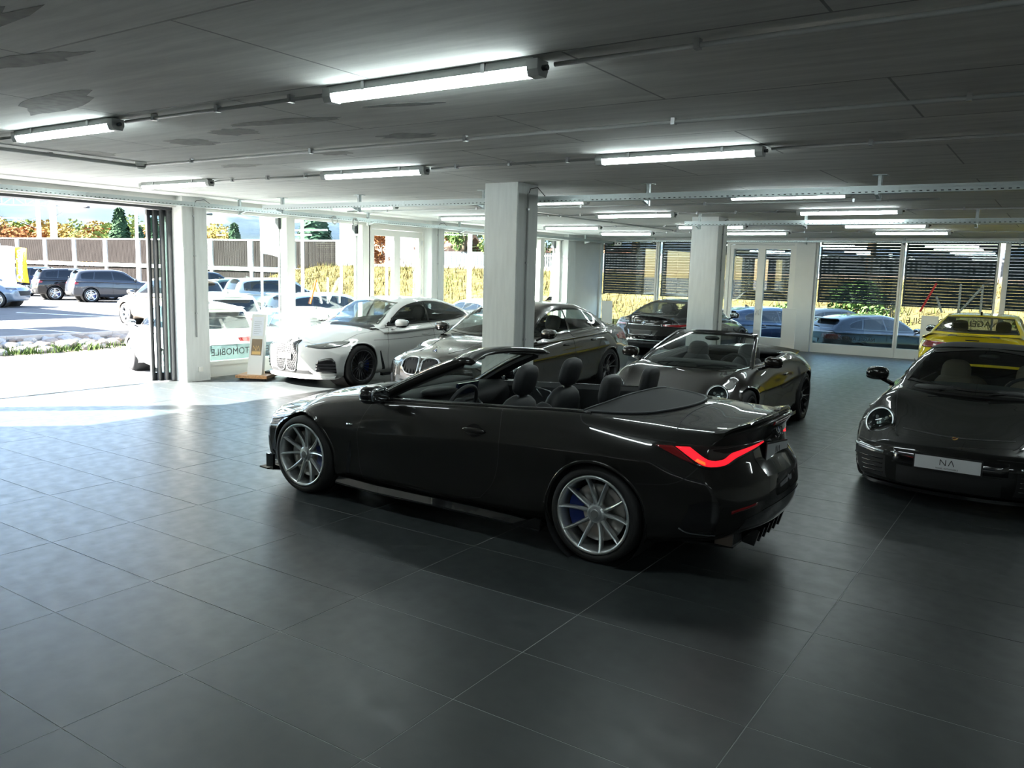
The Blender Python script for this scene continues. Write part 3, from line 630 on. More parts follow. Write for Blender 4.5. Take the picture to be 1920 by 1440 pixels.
        if s.c:
            kc=set()
            for mode,poly,mir in s.holes:
                for i,q in enumerate(s.c.f):
                    if i in kc: continue
                    ok=True
                    for k in q:
                        p=s.c.v[k]
                        if mode=='L': ok=ok and abs(p[1])>.3 and in_poly((p[0],p[2]),poly)
                        elif mode=='F': ok=ok and p[0]>s.C.xm[0]-.9 and in_poly((p[1],p[2]),poly) and p[0]>-.2
                        elif mode=='R': ok=ok and p[0]<-.3 and in_poly((p[1],p[2]),poly)
                        if not ok: break
                    if ok: kc.add(i)
            mb.add(s.c.v,[q for i,q in enumerate(s.c.f) if i not in kc],0,True)
        bo=mb.build(name,s.pm,s.root)
        for xa in S.ax:
            yb=min(abs(s.hit('L',xa,S.zc+S.R+.03,'b')[0].y),.99)
            if liner:
                for sg in (1,-1): MB().lathe([(S.R+.004,yb*sg-.03*sg),(S.R+.004,.42*sg),(.02,.40*sg)],28,(xa,0,S.zc),'y').build('wheel_arch_liner','matte_black',s.root)
            lip=[]
            for k in range(30):
                t=radians(-22+224*k/29); px,pz=xa+(S.R+.010)*cos(t),S.zc+(S.R+.010)*sin(t)
                h,nn=s.hit('L',px,max(pz,S.zb(px)+.04),'b'); lip.append((xa+S.R*cos(t),h.y-.006,S.zc+S.R*sin(t)))
            m2=MB().tube(lip,.013,6); s.put('wheel_arch_lip',m2.v,m2.f,s.pm,None,True)
        return bo
# ---------------------------------------------------------------- wheels
WM={}
def wheel_meshes(style,R,rr,W):
    key=(style,R,rr,W)
    if key in WM: return WM[key]
    ty=MB().lathe([(rr-.02,-W+.02),(rr+.01,-W+.005),(R-.05,-W),(R-.014,-W+.014),(R-.002,-W+.045),(R,-W*.5),(R-.002,-.045),(R-.014,-.014),(R-.05,-.001),(rr+.012,-.004),(rr-.004,-.016)],48)
    for k in (-W*.3,-W*.5,-W*.7): ty.lathe([(R+.0005,k-.004),(R+.0012,k),(R+.0005,k+.004)],48)
    tyre=ty.mesh('tyre','rubber')
    r=MB().lathe([(rr-.006,-.020),(rr+.002,-.006),(rr-.006,.001),(rr-.018,-.003),(rr-.026,-.020),(rr-.032,-.05),(rr-.04,-W+.04),(rr-.02,-W+.015)],48)
    st={'pair10':(5,2,18,12,.036,.020),'multi20':(20,1,0,0,.020,.011),'twin10':(10,1,0,0,.034,.020),'vee10':(5,2,15,6,.036,.02),'five':(5,1,0,0,.085,.055),'twin5':(5,2,10,8,.05,.03),'mesh':(7,2,11,4,.03,.018)}[style]
    ns,pr,a1,a0,w0,w1=st; dark=style in('five','twin5'); d0=-.055; 
    for k in range(ns):
        for j in range(pr):
            b=2*pi*k/ns+pi/2; s_=(j*2-1) if pr==2 else 0; t0=b+radians(a0)*s_; t1=b+radians(a1)*s_; vv=[]
            N=5
            for i in range(N+1):
                u=i/N; rad=.05+(rr-.012-.05)*u; t=t0+(t1-t0)*u; ww=w0+(w1-w0)*u**.7; y=d0+.052*u**1.6-(.0); rd=Vector((cos(t),0,sin(t))); tg=Vector((-sin(t),0,cos(t))); c=rd*rad
                for o,dy in ((-.5,-.012),(-.28,0),(0,.004),(.28,0),(.5,-.012),(.4,-.045),(-.4,-.045)): q=c+tg*ww*o; vv.append((q.x,y+dy,q.z))
            f=[(i*7+m,i*7+(m+1)%7,(i+1)*7+(m+1)%7,(i+1)*7+m) for i in range(N) for m in range(7)]
            r.add(vv,f,0)
    r.lathe([(0,-.035),(.030,-.035),(.034,-.040),(.052,-.044),(.066,-.052),(.072,-.07),(.072,-.13)],28,smooth=False)
    rim=r.mesh('rim','rim_silver')
    lg=MB()
    for k in range(5): t=2*pi*k/5+pi/2+pi/5; lg.lathe([(0,-.050),(.009,-.050),(.010,-.062)],8,(.054*cos(t),0,.054*sin(t)))
    lug=lg.mesh('lug_nuts','rim_black')
    cap=MB().lathe([(0,-.0325),(.027,-.0325),(.029,-.036)],20,smooth=False).mesh('centre_cap','rim_black')
    disc=MB().lathe([(.075,-.115),(.075,-.095),(rr*.72,-.095),(rr*.74,-.10),(rr*.74,-.125),(.1,-.125)],40).lathe([(.02,-.09),(.075,-.09),(.08,-.12)],20).mesh('brake_disc','disc')
    cl=MB(); n=9; vv=[]
    for i in range(n+1):
        t=radians(-34+68*i/n)
        for rad,y in ((.115,-.088),(rr*.80,-.078),(rr*.84,-.10),(rr*.84,-.16),(.115,-.16)): vv.append((rad*cos(t),y,rad*sin(t)))
    f=[(i*5+m,i*5+(m+1)%5,(i+1)*5+(m+1)%5,(i+1)*5+m) for i in range(n) for m in range(5)]+[tuple(range(5)),tuple(n*5+4-m for m in range(5))]
    cal=cl.add(vv,f,0,False).mesh('brake_caliper','caliper_blue')
    WM[key]=(tyre,rim,lug,cap,disc,cal); return WM[key]
def obmat(o,m):
    o.material_slots[0].link='OBJECT'; o.material_slots[0].material=MT[m]
def wheels(root,S,style='twin5',R=.34,rr=.265,W=.24,yo=None,rim='rim_silver',cal='caliper_blue',steer=0,full=True,ang=(0,0),detail=True):
    me=wheel_meshes(style,R,rr,W); 
    for i,xa in enumerate(S.ax):
        y=yo[i] if isinstance(yo,(tuple,list)) else (yo or S.w(xa)-.01)
        for sg in (1,-1):
            w=link('wheel',me[0],root,(xa,y*sg,R),(0,radians(ang[i]),(0 if sg>0 else pi)+(steer if i==0 else 0)))
            ro=link('rim',me[1],w); obmat(ro,rim)
            if detail:
                link('lug_nuts',me[2],w,kind='stuff'); c=link('centre_cap',me[3],w)
                obmat(c,'cap_grey')
            dd=link('brake_disc',me[4],w)
            ca=link('brake_caliper',me[5],w,None,(0,(pi if ((i==0)==(sg>0)) else 0)-radians(ang[i]),0)); obmat(ca,cal)
def seat(root,x,y,z,m,head=True,fwd=1,wide=.26,hm=None,one=False,lean=-.28):
    R1=Matrix.Rotation(lean,3,'Y'); mb=MB()
    mb.sup((x+.12,y,z+.12),(.27,wide,.10),3).sup((x-.16,y,z+.46),(.10,wide-.02,.36),3,mtx=R1)
    for sg in (1,-1): mb.sup((x-.12,y+sg*(wide-.03),z+.42),(.12,.05,.27),2.6,mtx=R1).sup((x+.12,y+sg*(wide-.02),z+.17),(.25,.05,.07),2.6)
    if one: mb.sup((x-.26,y,z+.80),(.075,.15,.16),2.8,mtx=R1)
    o=mb.build('seat',m,root)
    if head and not one:
        MB().sup((x-.285,y,z+.93),(.055,.135,.125),3.0,16,12,mtx=R1).build('headrest',hm or m,o)
        MB().tube([(x-.25,y+.06,z+.74),(x-.27,y+.06,z+.86)],.008,6).tube([(x-.25,y-.06,z+.74),(x-.27,y-.06,z+.86)],.008,6).build('headrest_post','steel',o)
    return o
def steering(root,x,y,z,tilt=.42):
    M=Matrix.Rotation(-tilt,4,'Y'); pts=[]; mb=MB()
    for k in range(33): t=2*pi*k/32; p=M@Vector((0,.185*cos(t),.185*sin(t))); pts.append((x+p.x,y+p.y,z+p.z))
    mb.tube(pts,.017,8,cap=False)
    o=mb.build('steering_wheel','leather',root)
    h=MB().sup((x+.02,y,z),(.035,.07,.06),2.6)
    for a in (0,pi,-pi/2): p=M@Vector((0,.18*cos(a),.18*sin(a))); h.bar((x+.015,y,z),(x+p.x,y+p.y,z+p.z),.035,.014)
    h.build('steering_hub','interior_grey',o); return o
def mirror_pair(root,x,y,z,m,glassm='chrome',sx=.09,sy=.115,sz=.075,stalk=True,black=None):
    for sg in (1,-1):
        o=MB().sup((x,y*sg,z),(sx,sy,sz),2.5,16,12).build('side_mirror',m,root)
        g=MB().sup((x-sx*.93,y*sg,z),(.012,sy*.86,sz*.82),3.2,14,8).build('mirror_glass','mirror_face',o)
        MB().sup((x,y*sg,z-sz*.55),(sx*.9,sy*.96,sz*.55),2.5,14,8).build('mirror_base',black or 'gloss_black',o)
        if stalk: MB().bar((x+.02,(y-.04)*sg,z-sz*.7),(x+.05,(y-.17)*sg,z-sz*1.5),.05,.03).build('mirror_stalk',black or 'gloss_black',o)
def roundel(root,p,n,r,parent=None,dark=False):
    n=Vector(n).normalized(); q=n.to_track_quat('Y','Z'); o=MB().lathe([(0,0),(r,0),(r,.004),(r*.93,.006)],28).build('emblem','gloss_black',parent or root,p); o.rotation_mode='QUATERNION'; o.rotation_quaternion=q
    MB().lathe([(r*.93,.005),(r*1.0,.007),(r*1.03,.002)],28).lathe([(r*.60,.0065),(r*.66,.0075),(r*.60,.0085)],28).build('emblem_ring','chrome',o)
    for k in range(4): MB().lathe([(0.0005,.0068),(r*.6,.0068)],8,a0=k*pi/2,a1=(k+1)*pi/2).build('emblem_quarter','blue_enamel' if k%2 else 'plate_white',o)
    return o
def plate(root,p,rot,w=.52,h=.11,m='plate_white',logo=True,name='number_plate'):
    o=MB().box((-w/2,-.004,-h/2),(w/2,.004,h/2)).build(name,m,root,p,rot)
    MB().box((-w/2-.012,-.008,-h/2-.012),(w/2+.012,-.001,h/2+.012)).build('plate_holder','black_plastic',o)
    if logo:
        q=MB(); s_=h*.55; zc=.012
        for a,b in (((-.9,-.5),(-.9,.5)),((-.9,.5),(-.2,-.5)),((-.2,-.5),(-.2,.5)),((.15,-.5),(.5,.5)),((.5,.5),(.85,-.5))):
            q.bar((-a[0]*s_,.0048,a[1]*s_*.8+zc),(-b[0]*s_,.0048,b[1]*s_*.8+zc),.006,.0012,upv=(0,1,0))
        q.build('plate_logo','ink',o)
        lt=text_mesh('NAGEL AUTOMOBILE',h*.16,.0004,mname='ink'); link('plate_lettering',lt,o,(0,.0048,-h*.36),(radians(90),0,pi))
    return o
def kidney(c,root,low,upc,sg,m='matte_black',sur='steel',r=.007,bars=None,dash=False,off=.012):
    """one grille half, following the nose surface"""
    lo=[(y*sg,z) for y,z in low]; hi=[(y*sg,z) for y,z in upc]
    o=c.patch('kidney_grille','F',lo,hi,m,off,(14,10),skirt=.02)[0]
    A=cat_rom(lo,24)+cat_rom(hi,24)[::-1]; A.append(A[0]); pts=[c.hit('F',*p)[0]+Vector((off,0,0)) for p in A]
    MB().tube(pts,r,6,cap=False).build('grille_surround',sur,o)
    L=cat_rom(lo,40); U=cat_rom(hi,40)
    if bars:
        b=MB()
        for k in range(bars):
            i=int(39*(k+.8)/(bars+.6)); b.bar(c.hit('F',L[i][0],L[i][1]+.02)[0]+Vector((off+.010,0,0)),c.hit('F',U[i][0],U[i][1]-.02)[0]+Vector((off+.010,0,0)),.012,.02)
        b.build('grille_bars',m,o,kind='stuff')
    if dash:
        b=MB(); poly=A[:-1]; zz=[p[1] for p in poly]; yy=[p[0] for p in poly]; z=min(zz)+.025; row=0
        while z<max(zz)-.015:
            y=min(yy)+.015+(.019 if row%2 else 0)
            while y<max(yy)-.012:
                if in_poly((y,z),poly): p=c.hit('F',y,z)[0]+Vector((off+.003,0,0)); b.box((p.x-.003,p.y-.009,p.z-.005),(p.x+.005,p.y+.009,p.z+.005))
                y+=.040
            z+=.030; row+=1
        b.build('grille_mesh','rim_dark',o,kind='stuff')
# ================================================================ MAIN CAR: dark grey convertible, roof down
def build_convertible():
    pm=paint('paint_grey',(.0145,.0140,.0130),.0,.45).name
    root=thing('convertible_car','dark grey four-seat convertible with roof down and silver ten-spoke wheels, nearest','car',(.6,3.52,0),pi+radians(.7),None,1.016)
    S=Shape(nose=2.27,tail=-2.49,bf=.42,ef=2.4,br=.30,er=2.6,xfa=1.25,xra=-1.62,R=.378,zc=.338,flare=.012,sill=.03,zcap_f=.45,zcap_r=.52,
      zb=[(2.3,.20),(1.9,.17),(1.4,.17),(0,.165),(-1.4,.18),(-2.0,.20),(-2.5,.27)],
      zs=[(2.3,.60),(2.1,.66),(1.9,.715),(1.425,.80),(.75,.885),(.36,.91),(-.65,.97),(-1.25,1.0),(-1.9,.975),(-2.3,.965),(-2.5,.955)],
      zt=[(2.3,.66),(2.1,.745),(1.9,.80),(1.425,.88),(.75,.955),(.36,.955),(-.65,.98),(-1.3,1.035),(-1.75,1.035),(-2.1,1.01),(-2.35,1.012),(-2.5,1.03)],
      w=[(2.3,.86),(1.9,.90),(1.425,.910),(.75,.895),(0,.897),(-.65,.907),(-1.425,.925),(-1.95,.905),(-2.3,.875),(-2.5,.84)],
      ws=[(2.3,.66),(1.9,.70),(1.425,.745),(.75,.775),(.36,.80),(-.65,.815),(-1.25,.795),(-1.9,.74),(-2.3,.70),(-2.5,.68)],
      zw=[(2.3,.50),(1.7,.58),(1.425,.62),(.75,.625),(-.61,.725),(-1.425,.755),(-1.9,.76),(-2.2,.72),(-2.5,.66)],
      pf=[(.15,-.10),(.24,-.02),(.35,0),(.55,-.005),(.63,-.03),(.70,-.10),(.8,-.2)],
      pr=[(.2,.18),(.28,.10),(.36,.015),(.5,0),(.62,.005),(.70,.05),(.76,.10),(.86,.12),(.93,.10),(1.0,.055),(1.05,.05)])
    c=Car(root,pm,S,None,110,(19,13,19))
    # --- shut lines
    for nm,pts in (('front',[(.615,.935),(.70,.83),(.765,.66),(.775,.42),(.745,.235)]),('rear',[(-.61,.985),(-.637,.82),(-.63,.62),(-.575,.42),(-.46,.285)]),('low',[(.745,.235),(.3,.225),(-.2,.24),(-.46,.285)])): c.line('shut_line','L',pts,.006,'matte_black',mirror=True)
    c.line('shut_line','L',[(-1.245,1.0),(-1.30,.955),(-1.46,.925),(-1.95,.90)],.006,'matte_black',mirror=True)
    c.line('shut_line','L',[(-2.14,.79),(-2.05,.69),(-1.93,.635),(-1.73,.61)],.006,'matte_black',mirror=True)
    c.line('shut_line','T',[(-1.93,-.74),(-1.87,-.45),(-1.85,0),(-1.87,.45),(-1.93,.74)],.006,'matte_black')
    c.line('shut_line','T',[(.66,.74),(1.3,.69),(1.75,.64),(2.0,.50)],.006,'matte_black',mirror=True)
    c.line('character_line','L',[(.90,.20),(.3,.17),(-.4,.175),(-.95,.20)],.004,'gloss_black',mirror=True,off=.002)
    # --- door handles
    c.patch('handle_recess','L',[(-.29,.785),(-.405,.742),(-.52,.79)],[(-.29,.787),(-.405,.842),(-.52,.792)],'gloss_black',.0015,(18,7),True,skirt=0)
    for sg in (1,-1):
        p=c.hit('L',-.405,.795)[0]; MB().sup((p.x,(p.y+.012)*sg,p.z),(.105,.016,.022),2.3,16,8).build('door_handle',pm,root)
    # --- badge, side repeater blade and vent
    c.patch('fender_badge','L',[(.83,.672),(.90,.668)],[(.83,.690),(.90,.686)],'gloss_black',.004,(4,3),True,skirt=.004)
    c.patch('fender_badge_chrome','L',[(.84,.676),(.89,.673)],[(.84,.686),(.89,.683)],'chrome',.006,(4,3),True,skirt=.004)
    c.patch('side_vent','L',[(.93,.24),(.90,.42),(.865,.55)],[(.90,.24),(.86,.42),(.855,.55)],'gloss_black',.003,(10,3),True,skirt=0)
    # --- front: headlights, kidneys, intakes, lip
    c.patch('headlight','LF',[(.30,.665),(.12,.60),(-.10,.585),(-.30,.60)],[(.30,.685),(.12,.675),(-.10,.655),(-.30,.64)],'lens_clear',.004,(20,6),True)
    c.patch('headlight_rim','LF',[(.31,.655),(.12,.592),(-.10,.578)],[(.30,.665),(.12,.60),(-.10,.585)],'gloss_black',.004,(14,3),True)
    for sg in (1,-1): kidney(c,root,[(.03,.30),(.09,.26),(.19,.28),(.225,.45)],[(.03,.60),(.07,.64),(.14,.645),(.22,.52)],sg)
    c.patch('lower_intake','F',[(-.5,.24),(.5,.24)],[(-.42,.30),(.42,.30)],'matte_black',.003,(20,4),skirt=0)
    c.patch('side_intake','LF',[(.17,.28),(-.12,.28)],[(.14,.44),(-.10,.42)],'matte_black',.003,(12,5),True,skirt=0)
    lip=MB()
    for sg in (1,-1):
        A=[c.hit('F',y*sg,.225)[0] for y in (0,.25,.5,.7,.82)]+[Vector((1.92,.885*sg,.22)),Vector((1.80,.90*sg,.22))]
        v=[];
        for p in A: v+=[(p.x-.10,p.y*.97,.158),(p.x+.05,p.y*1.015,.150),(p.x+.05,p.y*1.015,.162),(p.x-.10,p.y*.97,.20)]
        lip.add(v,[(i*4+m,i*4+(m+1)%4,(i+1)*4+(m+1)%4,(i+1)*4+m) for i in range(len(A)-1) for m in range(4)]+[(0,1,2,3)],0,False)
    lip.build('front_splitter','gloss_black',root)
    for sg in (1,-1): MB().box((1.79,.885*sg-.012,.15),(1.88,.885*sg+.012,.29)).build('splitter_fin','gloss_black',root)
    # --- sills
    for sg in (1,-1):
        b=MB(); A=[(1.02,.872,.165),(.6,.885,.155),(-.4,.89,.16),(-.75,.895,.158),(-1.02,.91,.15)]; v=[]
        for x,y,z in A: v+=[(x,(y-.12)*sg,z+.03),(x,(y+.022)*sg,z-.008),(x,(y+.026)*sg,z+.006),(x,(y-.02)*sg,z+.045)]
        b.add(v,[(i*4+m,i*4+(m+1)%4,(i+1)*4+(m+1)%4,(i+1)*4+m) for i in range(len(A)-1) for m in range(4)]+[(0,1,2,3),(19,18,17,16)]); b.build('side_skirt','gloss_black',root)
        MB().prism([(-.78,.16),(-1.02,.145),(-1.03,.235),(-.98,.24)],(.915)*sg,(.93)*sg,'y').build('skirt_winglet','gloss_black',root)
    # --- rear: lights, plate, bumper insert, diffuser, exhausts
    for sg_m in (True,):
        c.patch('tail_light','LR',[(.30,.872),(.15,.80),(.03,.752),(-.12,.755),(-.24,.795),(-.52,.862)],[(.30,.878),(.15,.892),(0,.894),(-.25,.892),(-.52,.884)],'smoke_lens',.004,(30,8),True)
        c.patch('tail_light_reflector','LR',[(.29,.873),(.16,.805),(.09,.782)],[(.285,.878),(.20,.878),(.185,.872)],'red_lens',.006,(12,5),True)
        c.patch('tail_light_band','LR',[(.18,.876),(.07,.79),(0,.766),(-.12,.772),(-.23,.812),(-.50,.868)],[(.10,.880),(.03,.822),(-.03,.802),(-.11,.806),(-.21,.846),(-.50,.879)],'red_glow',.0075,(34,4),True,skirt=.003)
        c.patch('tail_light_lamp','LR',[(.085,.800),(.03,.776)],[(.07,.815),(.03,.795)],'orange_glow',.009,(6,3),True,skirt=.002)
    pz=c.hit('R',0,.775)[0]; plate(root,(pz.x-.006,0,.775),(0,radians(-6),radians(90)),.50,.11)
    roundel(root,(c.hit('R',0,.925)[0].x-.004,0,.925),(-1,0,.25),.040)
    c.patch('brake_light','R',[(-.20,.985),(.20,.985)],[(-.19,1.005),(.19,1.005)],'red_lens',.004,(16,3))
    v=[]
    for y in np.linspace(-.69,.69,27):
        xe=c.hit('R',y,.93)[0].x; Z=lambda d: c.hit('T',xe+d,y)[0].z; e=1-abs(y/.70)**5
        v+=[(xe+.11,y,Z(.11)-.004),(xe+.03,y,Z(.05)+.012+.008*e),(xe-.012,y,Z(.04)+.022+.016*e),(xe-.018,y,Z(.04)+.010+.012*e),(xe+.015,y,Z(.05)-.030)]
    MB().add(v,[(i*5+m,i*5+(m+1)%5,(i+1)*5+(m+1)%5,(i+1)*5+m) for i in range(26) for m in range(5)]+[tuple(range(5)),tuple(26*5+4-k for k in range(5))],0,False).build('boot_spoiler',pm,root)
    c.patch('plate_recess','R',[(-.36,.665),(0,.66),(.36,.665)],[(-.40,.845),(0,.85),(.40,.845)],'gloss_black',.002,(20,6),skirt=0)
    c.patch('bumper_insert','R',[(-.66,.29),(.66,.29)],[(-.60,.42),(-.3,.47),(.3,.47),(.60,.42)],'gloss_black',.003,(26,5),skirt=0)
    c.patch('bumper_vent','LR',[(.16,.36),(.10,.33),(-.04,.33)],[(.11,.52),(.02,.56),(-.05,.55)],'gloss_black',.003,(12,6),True,skirt=0)
    c.patch('bumper_vent_edge','LR',[(.165,.352),(.10,.322),(-.05,.322)],[(.16,.36),(.10,.33),(-.05,.33)],'satin_silver',.004,(12,2),True,skirt=0)
    c.patch('reflector','LR',[(-.14,.47),(-.36,.50)],[(-.14,.49),(-.36,.52)],'red_lens',.004,(10,3),True)
    for sg in (1,-1):
        e=MB().prism([(.40*sg,.205),(.60*sg,.215),(.585*sg,.315),(.43*sg,.325)],-2.30,-2.18,'x'); o=e.build('exhaust_tip','rim_dark',root); MB().prism([(.415*sg,.217),(.585*sg,.226),(.572*sg,.303),(.443*sg,.312)],-2.303,-2.29,'x').build('exhaust_bore','matte_black',o)
    for y in (-.30,-.18,-.06,.06,.18,.30): MB().prism([(-2.16,.19),(-2.36,.155),(-2.39,.26),(-2.16,.30)],y-.011,y+.011,'y').build('diffuser_fin','gloss_black',root)
    MB().prism([(-1.95,.17),(-2.30,.20),(-2.30,.22),(-1.95,.19)],-.58,.58,'y').build('diffuser','gloss_black',root)
    # --- open cabin
    XA,XB=.66,-1.30
    c.finish(deck=lambda p: XB<p.x<XA)
    def edge(sg,off=0,dz=0): 
        out=[]
        for r in c.b.rings[c.b.nT:-c.b.nT]:
            i=r[c.kB] if sg>0 else r[(c.b.n-c.kB)%c.b.n]; p=Vector(c.b.v[i])
            if XB-.05<p.x<XA+.02: out.append((p.x,p.y-off*sg,p.z+dz))
        return out
    for sg in (1,-1):
        E=edge(sg); MB().tube(E,.011,8).build('belt_trim','gloss_black',root)
        v=[]; 
        for x,y,z in E: v+=[(x,y,z-.002),(x,y-.055*sg,z+.008),(x,y-.075*sg,z-.03),(x,y-.085*sg,z-.55)]
        MB().add(v,[(i*4+m,i*4+m+1,(i+1)*4+m+1,(i+1)*4+m) for i in range(len(E)-1) for m in range(3)],0,False).build('inner_door_panel','leather',root)
        # armrest and bright door pull
        MB().sup((.0,.70*sg,.70),(.36,.05,.05),3).build('armrest','leather',root)
        MB().tube([(.30,.70*sg,.90),(.16,.695*sg,.93),(-.12,.69*sg,.885),(-.24,.69*sg,.80)],.009,6).tube([(.12,.69*sg,.90),(.06,.69*sg,.84)],.006,6).tube([(.02,.69*sg,.895),(-.05,.69*sg,.82)],.006,6).build('door_pull','satin_silver',root)
    MB().box((-1.25,-.72,.22),(.8,.72,.24)).box((.62,-.74,.22),(.66,.74,.86)).box((-1.34,-.72,.22),(-1.30,.72,.96)).build('cabin_floor','interior_dark',root)
    # dashboard, display, console
    v=[]; 
    for y in np.linspace(-.74,.74,13): q=(y/.74)**2; v+=[(.72-.10*q,y,.945-.02*q),(.50-.04*q,y,.955-.015*q),(.36-.02*q,y,.925-.01*q),(.31,y,.84),(.34,y,.70),(.45,y,.55)]
    MB().add(v,[(i*6+m,i*6+m+1,(i+1)*6+m+1,(i+1)*6+m) for i in range(12) for m in range(5)],0,True).build('dashboard','interior_dark',root)
    MB().prism([(.30,.90),(.33,.90),(.30,1.0),(.28,1.0)],-.13,.17,'y').build('display','screen',root)
    MB().sup((.32,.38,.955),(.10,.20,.035),2.6).build('instrument_hood','interior_dark',root)
    MB().prism([(.34,.80),(.30,.80),(.10,.66),(-.55,.58),(-.60,.35),(.34,.35)],-.13,.13,'y').build('centre_console','interior_grey',root)
    MB().tube([(.31,-.14,.85),(.20,-.145,.75),(.08,-.145,.68),(-.2,-.145,.63)],.008,6).tube([(.31,.14,.85),(.20,.145,.75),(.08,.145,.68),(-.2,.145,.63)],.008,6).build('console_trim','satin_silver',root)
    for z in (.78,.82,.86): MB().box((.292,-.12,z-.012),(.305,.12,z+.006)).build('air_vent','satin_silver',root)
    steering(root,.10,.37,.86)
    for sg in (1,-1):
        seat(root,-.23,.36*sg,.20,'leather')
        MB().sup((-.85,.36*sg,.42),(.28,.30,.11),3).build('rear_seat_cushion','leather',root)
        o=MB().sup((-1.17,.37*sg,.72),(.10,.31,.27),3.2,mtx=Matrix.Rotation(-.2,3,'Y')).build('rear_backrest','leather',root)
        h=MB().sup((-1.245,.355*sg,1.125),(.048,.125,.115),3.2,16,12,mtx=Matrix.Rotation(-.18,3,'Y')).build('headrest','leather',o)
        MB().tube([(-1.225,.30*sg,.94),(-1.235,.30*sg,1.06)],.007,6).tube([(-1.225,.41*sg,.94),(-1.235,.41*sg,1.06)],.007,6).build('headrest_post','steel',h)
    # tonneau cover
    Y=np.linspace(-1,1,25); fr=[]; bk=[]
    for t in Y:
        xr=-1.79+.30*abs(t)**2.2+.22*abs(t)**10; fr.append((-1.285-.03*(1-t*t)+.05*abs(t)**6,t*.735)); bk.append((xr,t*(.735+.0)))
    v=[]
    for j in range(7):
        u=j/6
        for a,b in zip(fr,bk):
            x=a[0]+(b[0]-a[0])*u; y=a[1]+(b[1]-a[1])*u; h,_n=c.hit('T',x,y); v.append((x,y,h.z+.006+.035*(1-u)**2*(1-(y/.74)**4)))
    MB().add(v,[(j*25+i,j*25+i+1,(j+1)*25+i+1,(j+1)*25+i) for j in range(6) for i in range(24)],0,True).build('tonneau_cover','matte_black',root)
    MB().tube([(x,y,c.hit('T',x,y)[0].z+.008) for x,y in bk],.009,6).build('tonneau_trim','interior_grey',root)
    MB().tube([(p[0],p[1],p[2]+.002) for p in v[:25]],.008,6).build('tonneau_hem','interior_grey',root)
    # --- windscreen and frame
    def WS(u,vv):
        b=Vector((.93-.27*u*u,.745*u,.945-.012*u*u)); t=Vector((.10-.12*u*u,.555*u,1.305-.038*u*u)); p=b.lerp(t,vv); return p+Vector((.5,0,.85))*(.030*sin(pi*max(0,min(1,vv)))*(1-.5*u*u))
    NU,NV=25,11; v=[tuple(WS(-.97+1.94*i/(NU-1),-.02+1.0*j/(NV-1))) for j in range(NV) for i in range(NU)]
    MB().add(v,[(j*NU+i,j*NU+i+1,(j+1)*NU+i+1,(j+1)*NU+i) for j in range(NV-1) for i in range(NU-1)],0,True).build('windscreen','car_glass',root)
    for sg in (1,-1):
        v=[]; N=14
        for j in range(N):
            t=-.06+1.08*j/(N-1); o=WS(1.045*sg,t); i_=WS(.935*sg,t); d=Vector((-.45,0,-.9)); w_=Vector((0,.012*sg,0))
            v+=[tuple(o+w_),tuple(o+Vector((.012,0,.014))),tuple(i_+Vector((.004,0,.006))),tuple(i_+d*.035),tuple(o+d*.052+w_*.4)]
        MB().add(v,[(j*5+m,j*5+(m+1)%5,(j+1)*5+(m+1)%5,(j+1)*5+m) for j in range(N-1) for m in range(5)],0,True).build('windscreen_pillar',pm,root)
        v=[]
        for j in range(N):
            t=-.04+1.04*j/(N-1); o=WS(1.03*sg,t); i_=WS(.93*sg,t); d=Vector((-.5,0,-.86))
            v+=[tuple(o+d*.053),tuple(i_+d*.036),tuple(i_+d*.062),tuple(o+d*.075)]
        MB().add(v,[(j*4+m,j*4+(m+1)%4,(j+1)*4+(m+1)%4,(j+1)*4+m) for j in range(N-1) for m in range(4)],0,False).build('pillar_trim','interior_dark',root)
    v=[]; N=25
    for i in range(N):
        u=-1.05+2.1*i/(N-1); p=WS(u,1.0); f=WS(u,.90)
        v+=[tuple(f+Vector((.008,0,.008))),tuple(p+Vector((.0,0,.016))),(p.x-.06,p.y*1.0,p.z+.018),(p.x-.125,p.y*.99,p.z+.006),(p.x-.150,p.y*.985,p.z-.012),(p.x-.11,p.y*.98,p.z-.034),(p.x-.02,p.y*.98,p.z-.034),tuple(f+Vector((-.02,0,-.03)))]
    MB().add(v,[(i*8+m,i*8+(m+1)%8,(i+1)*8+(m+1)%8,(i+1)*8+m) for i in range(N-1) for m in range(8)]+[tuple(range(8)),tuple((N-1)*8+7-k for k in range(8))],0,True).build('windscreen_header',pm,root)
    MB().sup((.20,0,1.235),(.03,.10,.035),2.6).build('rear_view_mirror','gloss_black',root)
    for yy,L in ((.1,.5),(-.42,.48)): MB().tube([(.90,yy,.962),(.80,yy+.24,.972),(.73,yy+L,.968)],.008,6).build('wiper','matte_black',root)
    MB().sup((.78,0,.945),(.17,.66,.018),3,24,6).build('cowl','matte_black',root)
    mirror_pair(root,.50,1.005,.985,'gloss_black',sx=.085,sy=.115,sz=.07)
    for sg in (1,-1): MB().prism([(.72,.92),(.47,.925),(.50,.985),(.60,.985)],.79*sg,.83*sg,'y').build('mirror_triangle','gloss_black',root)
    wheels(root,S,'pair10',.340,.275,.25,(.905,.915),ang=(6,-4))
    return root
build_convertible()
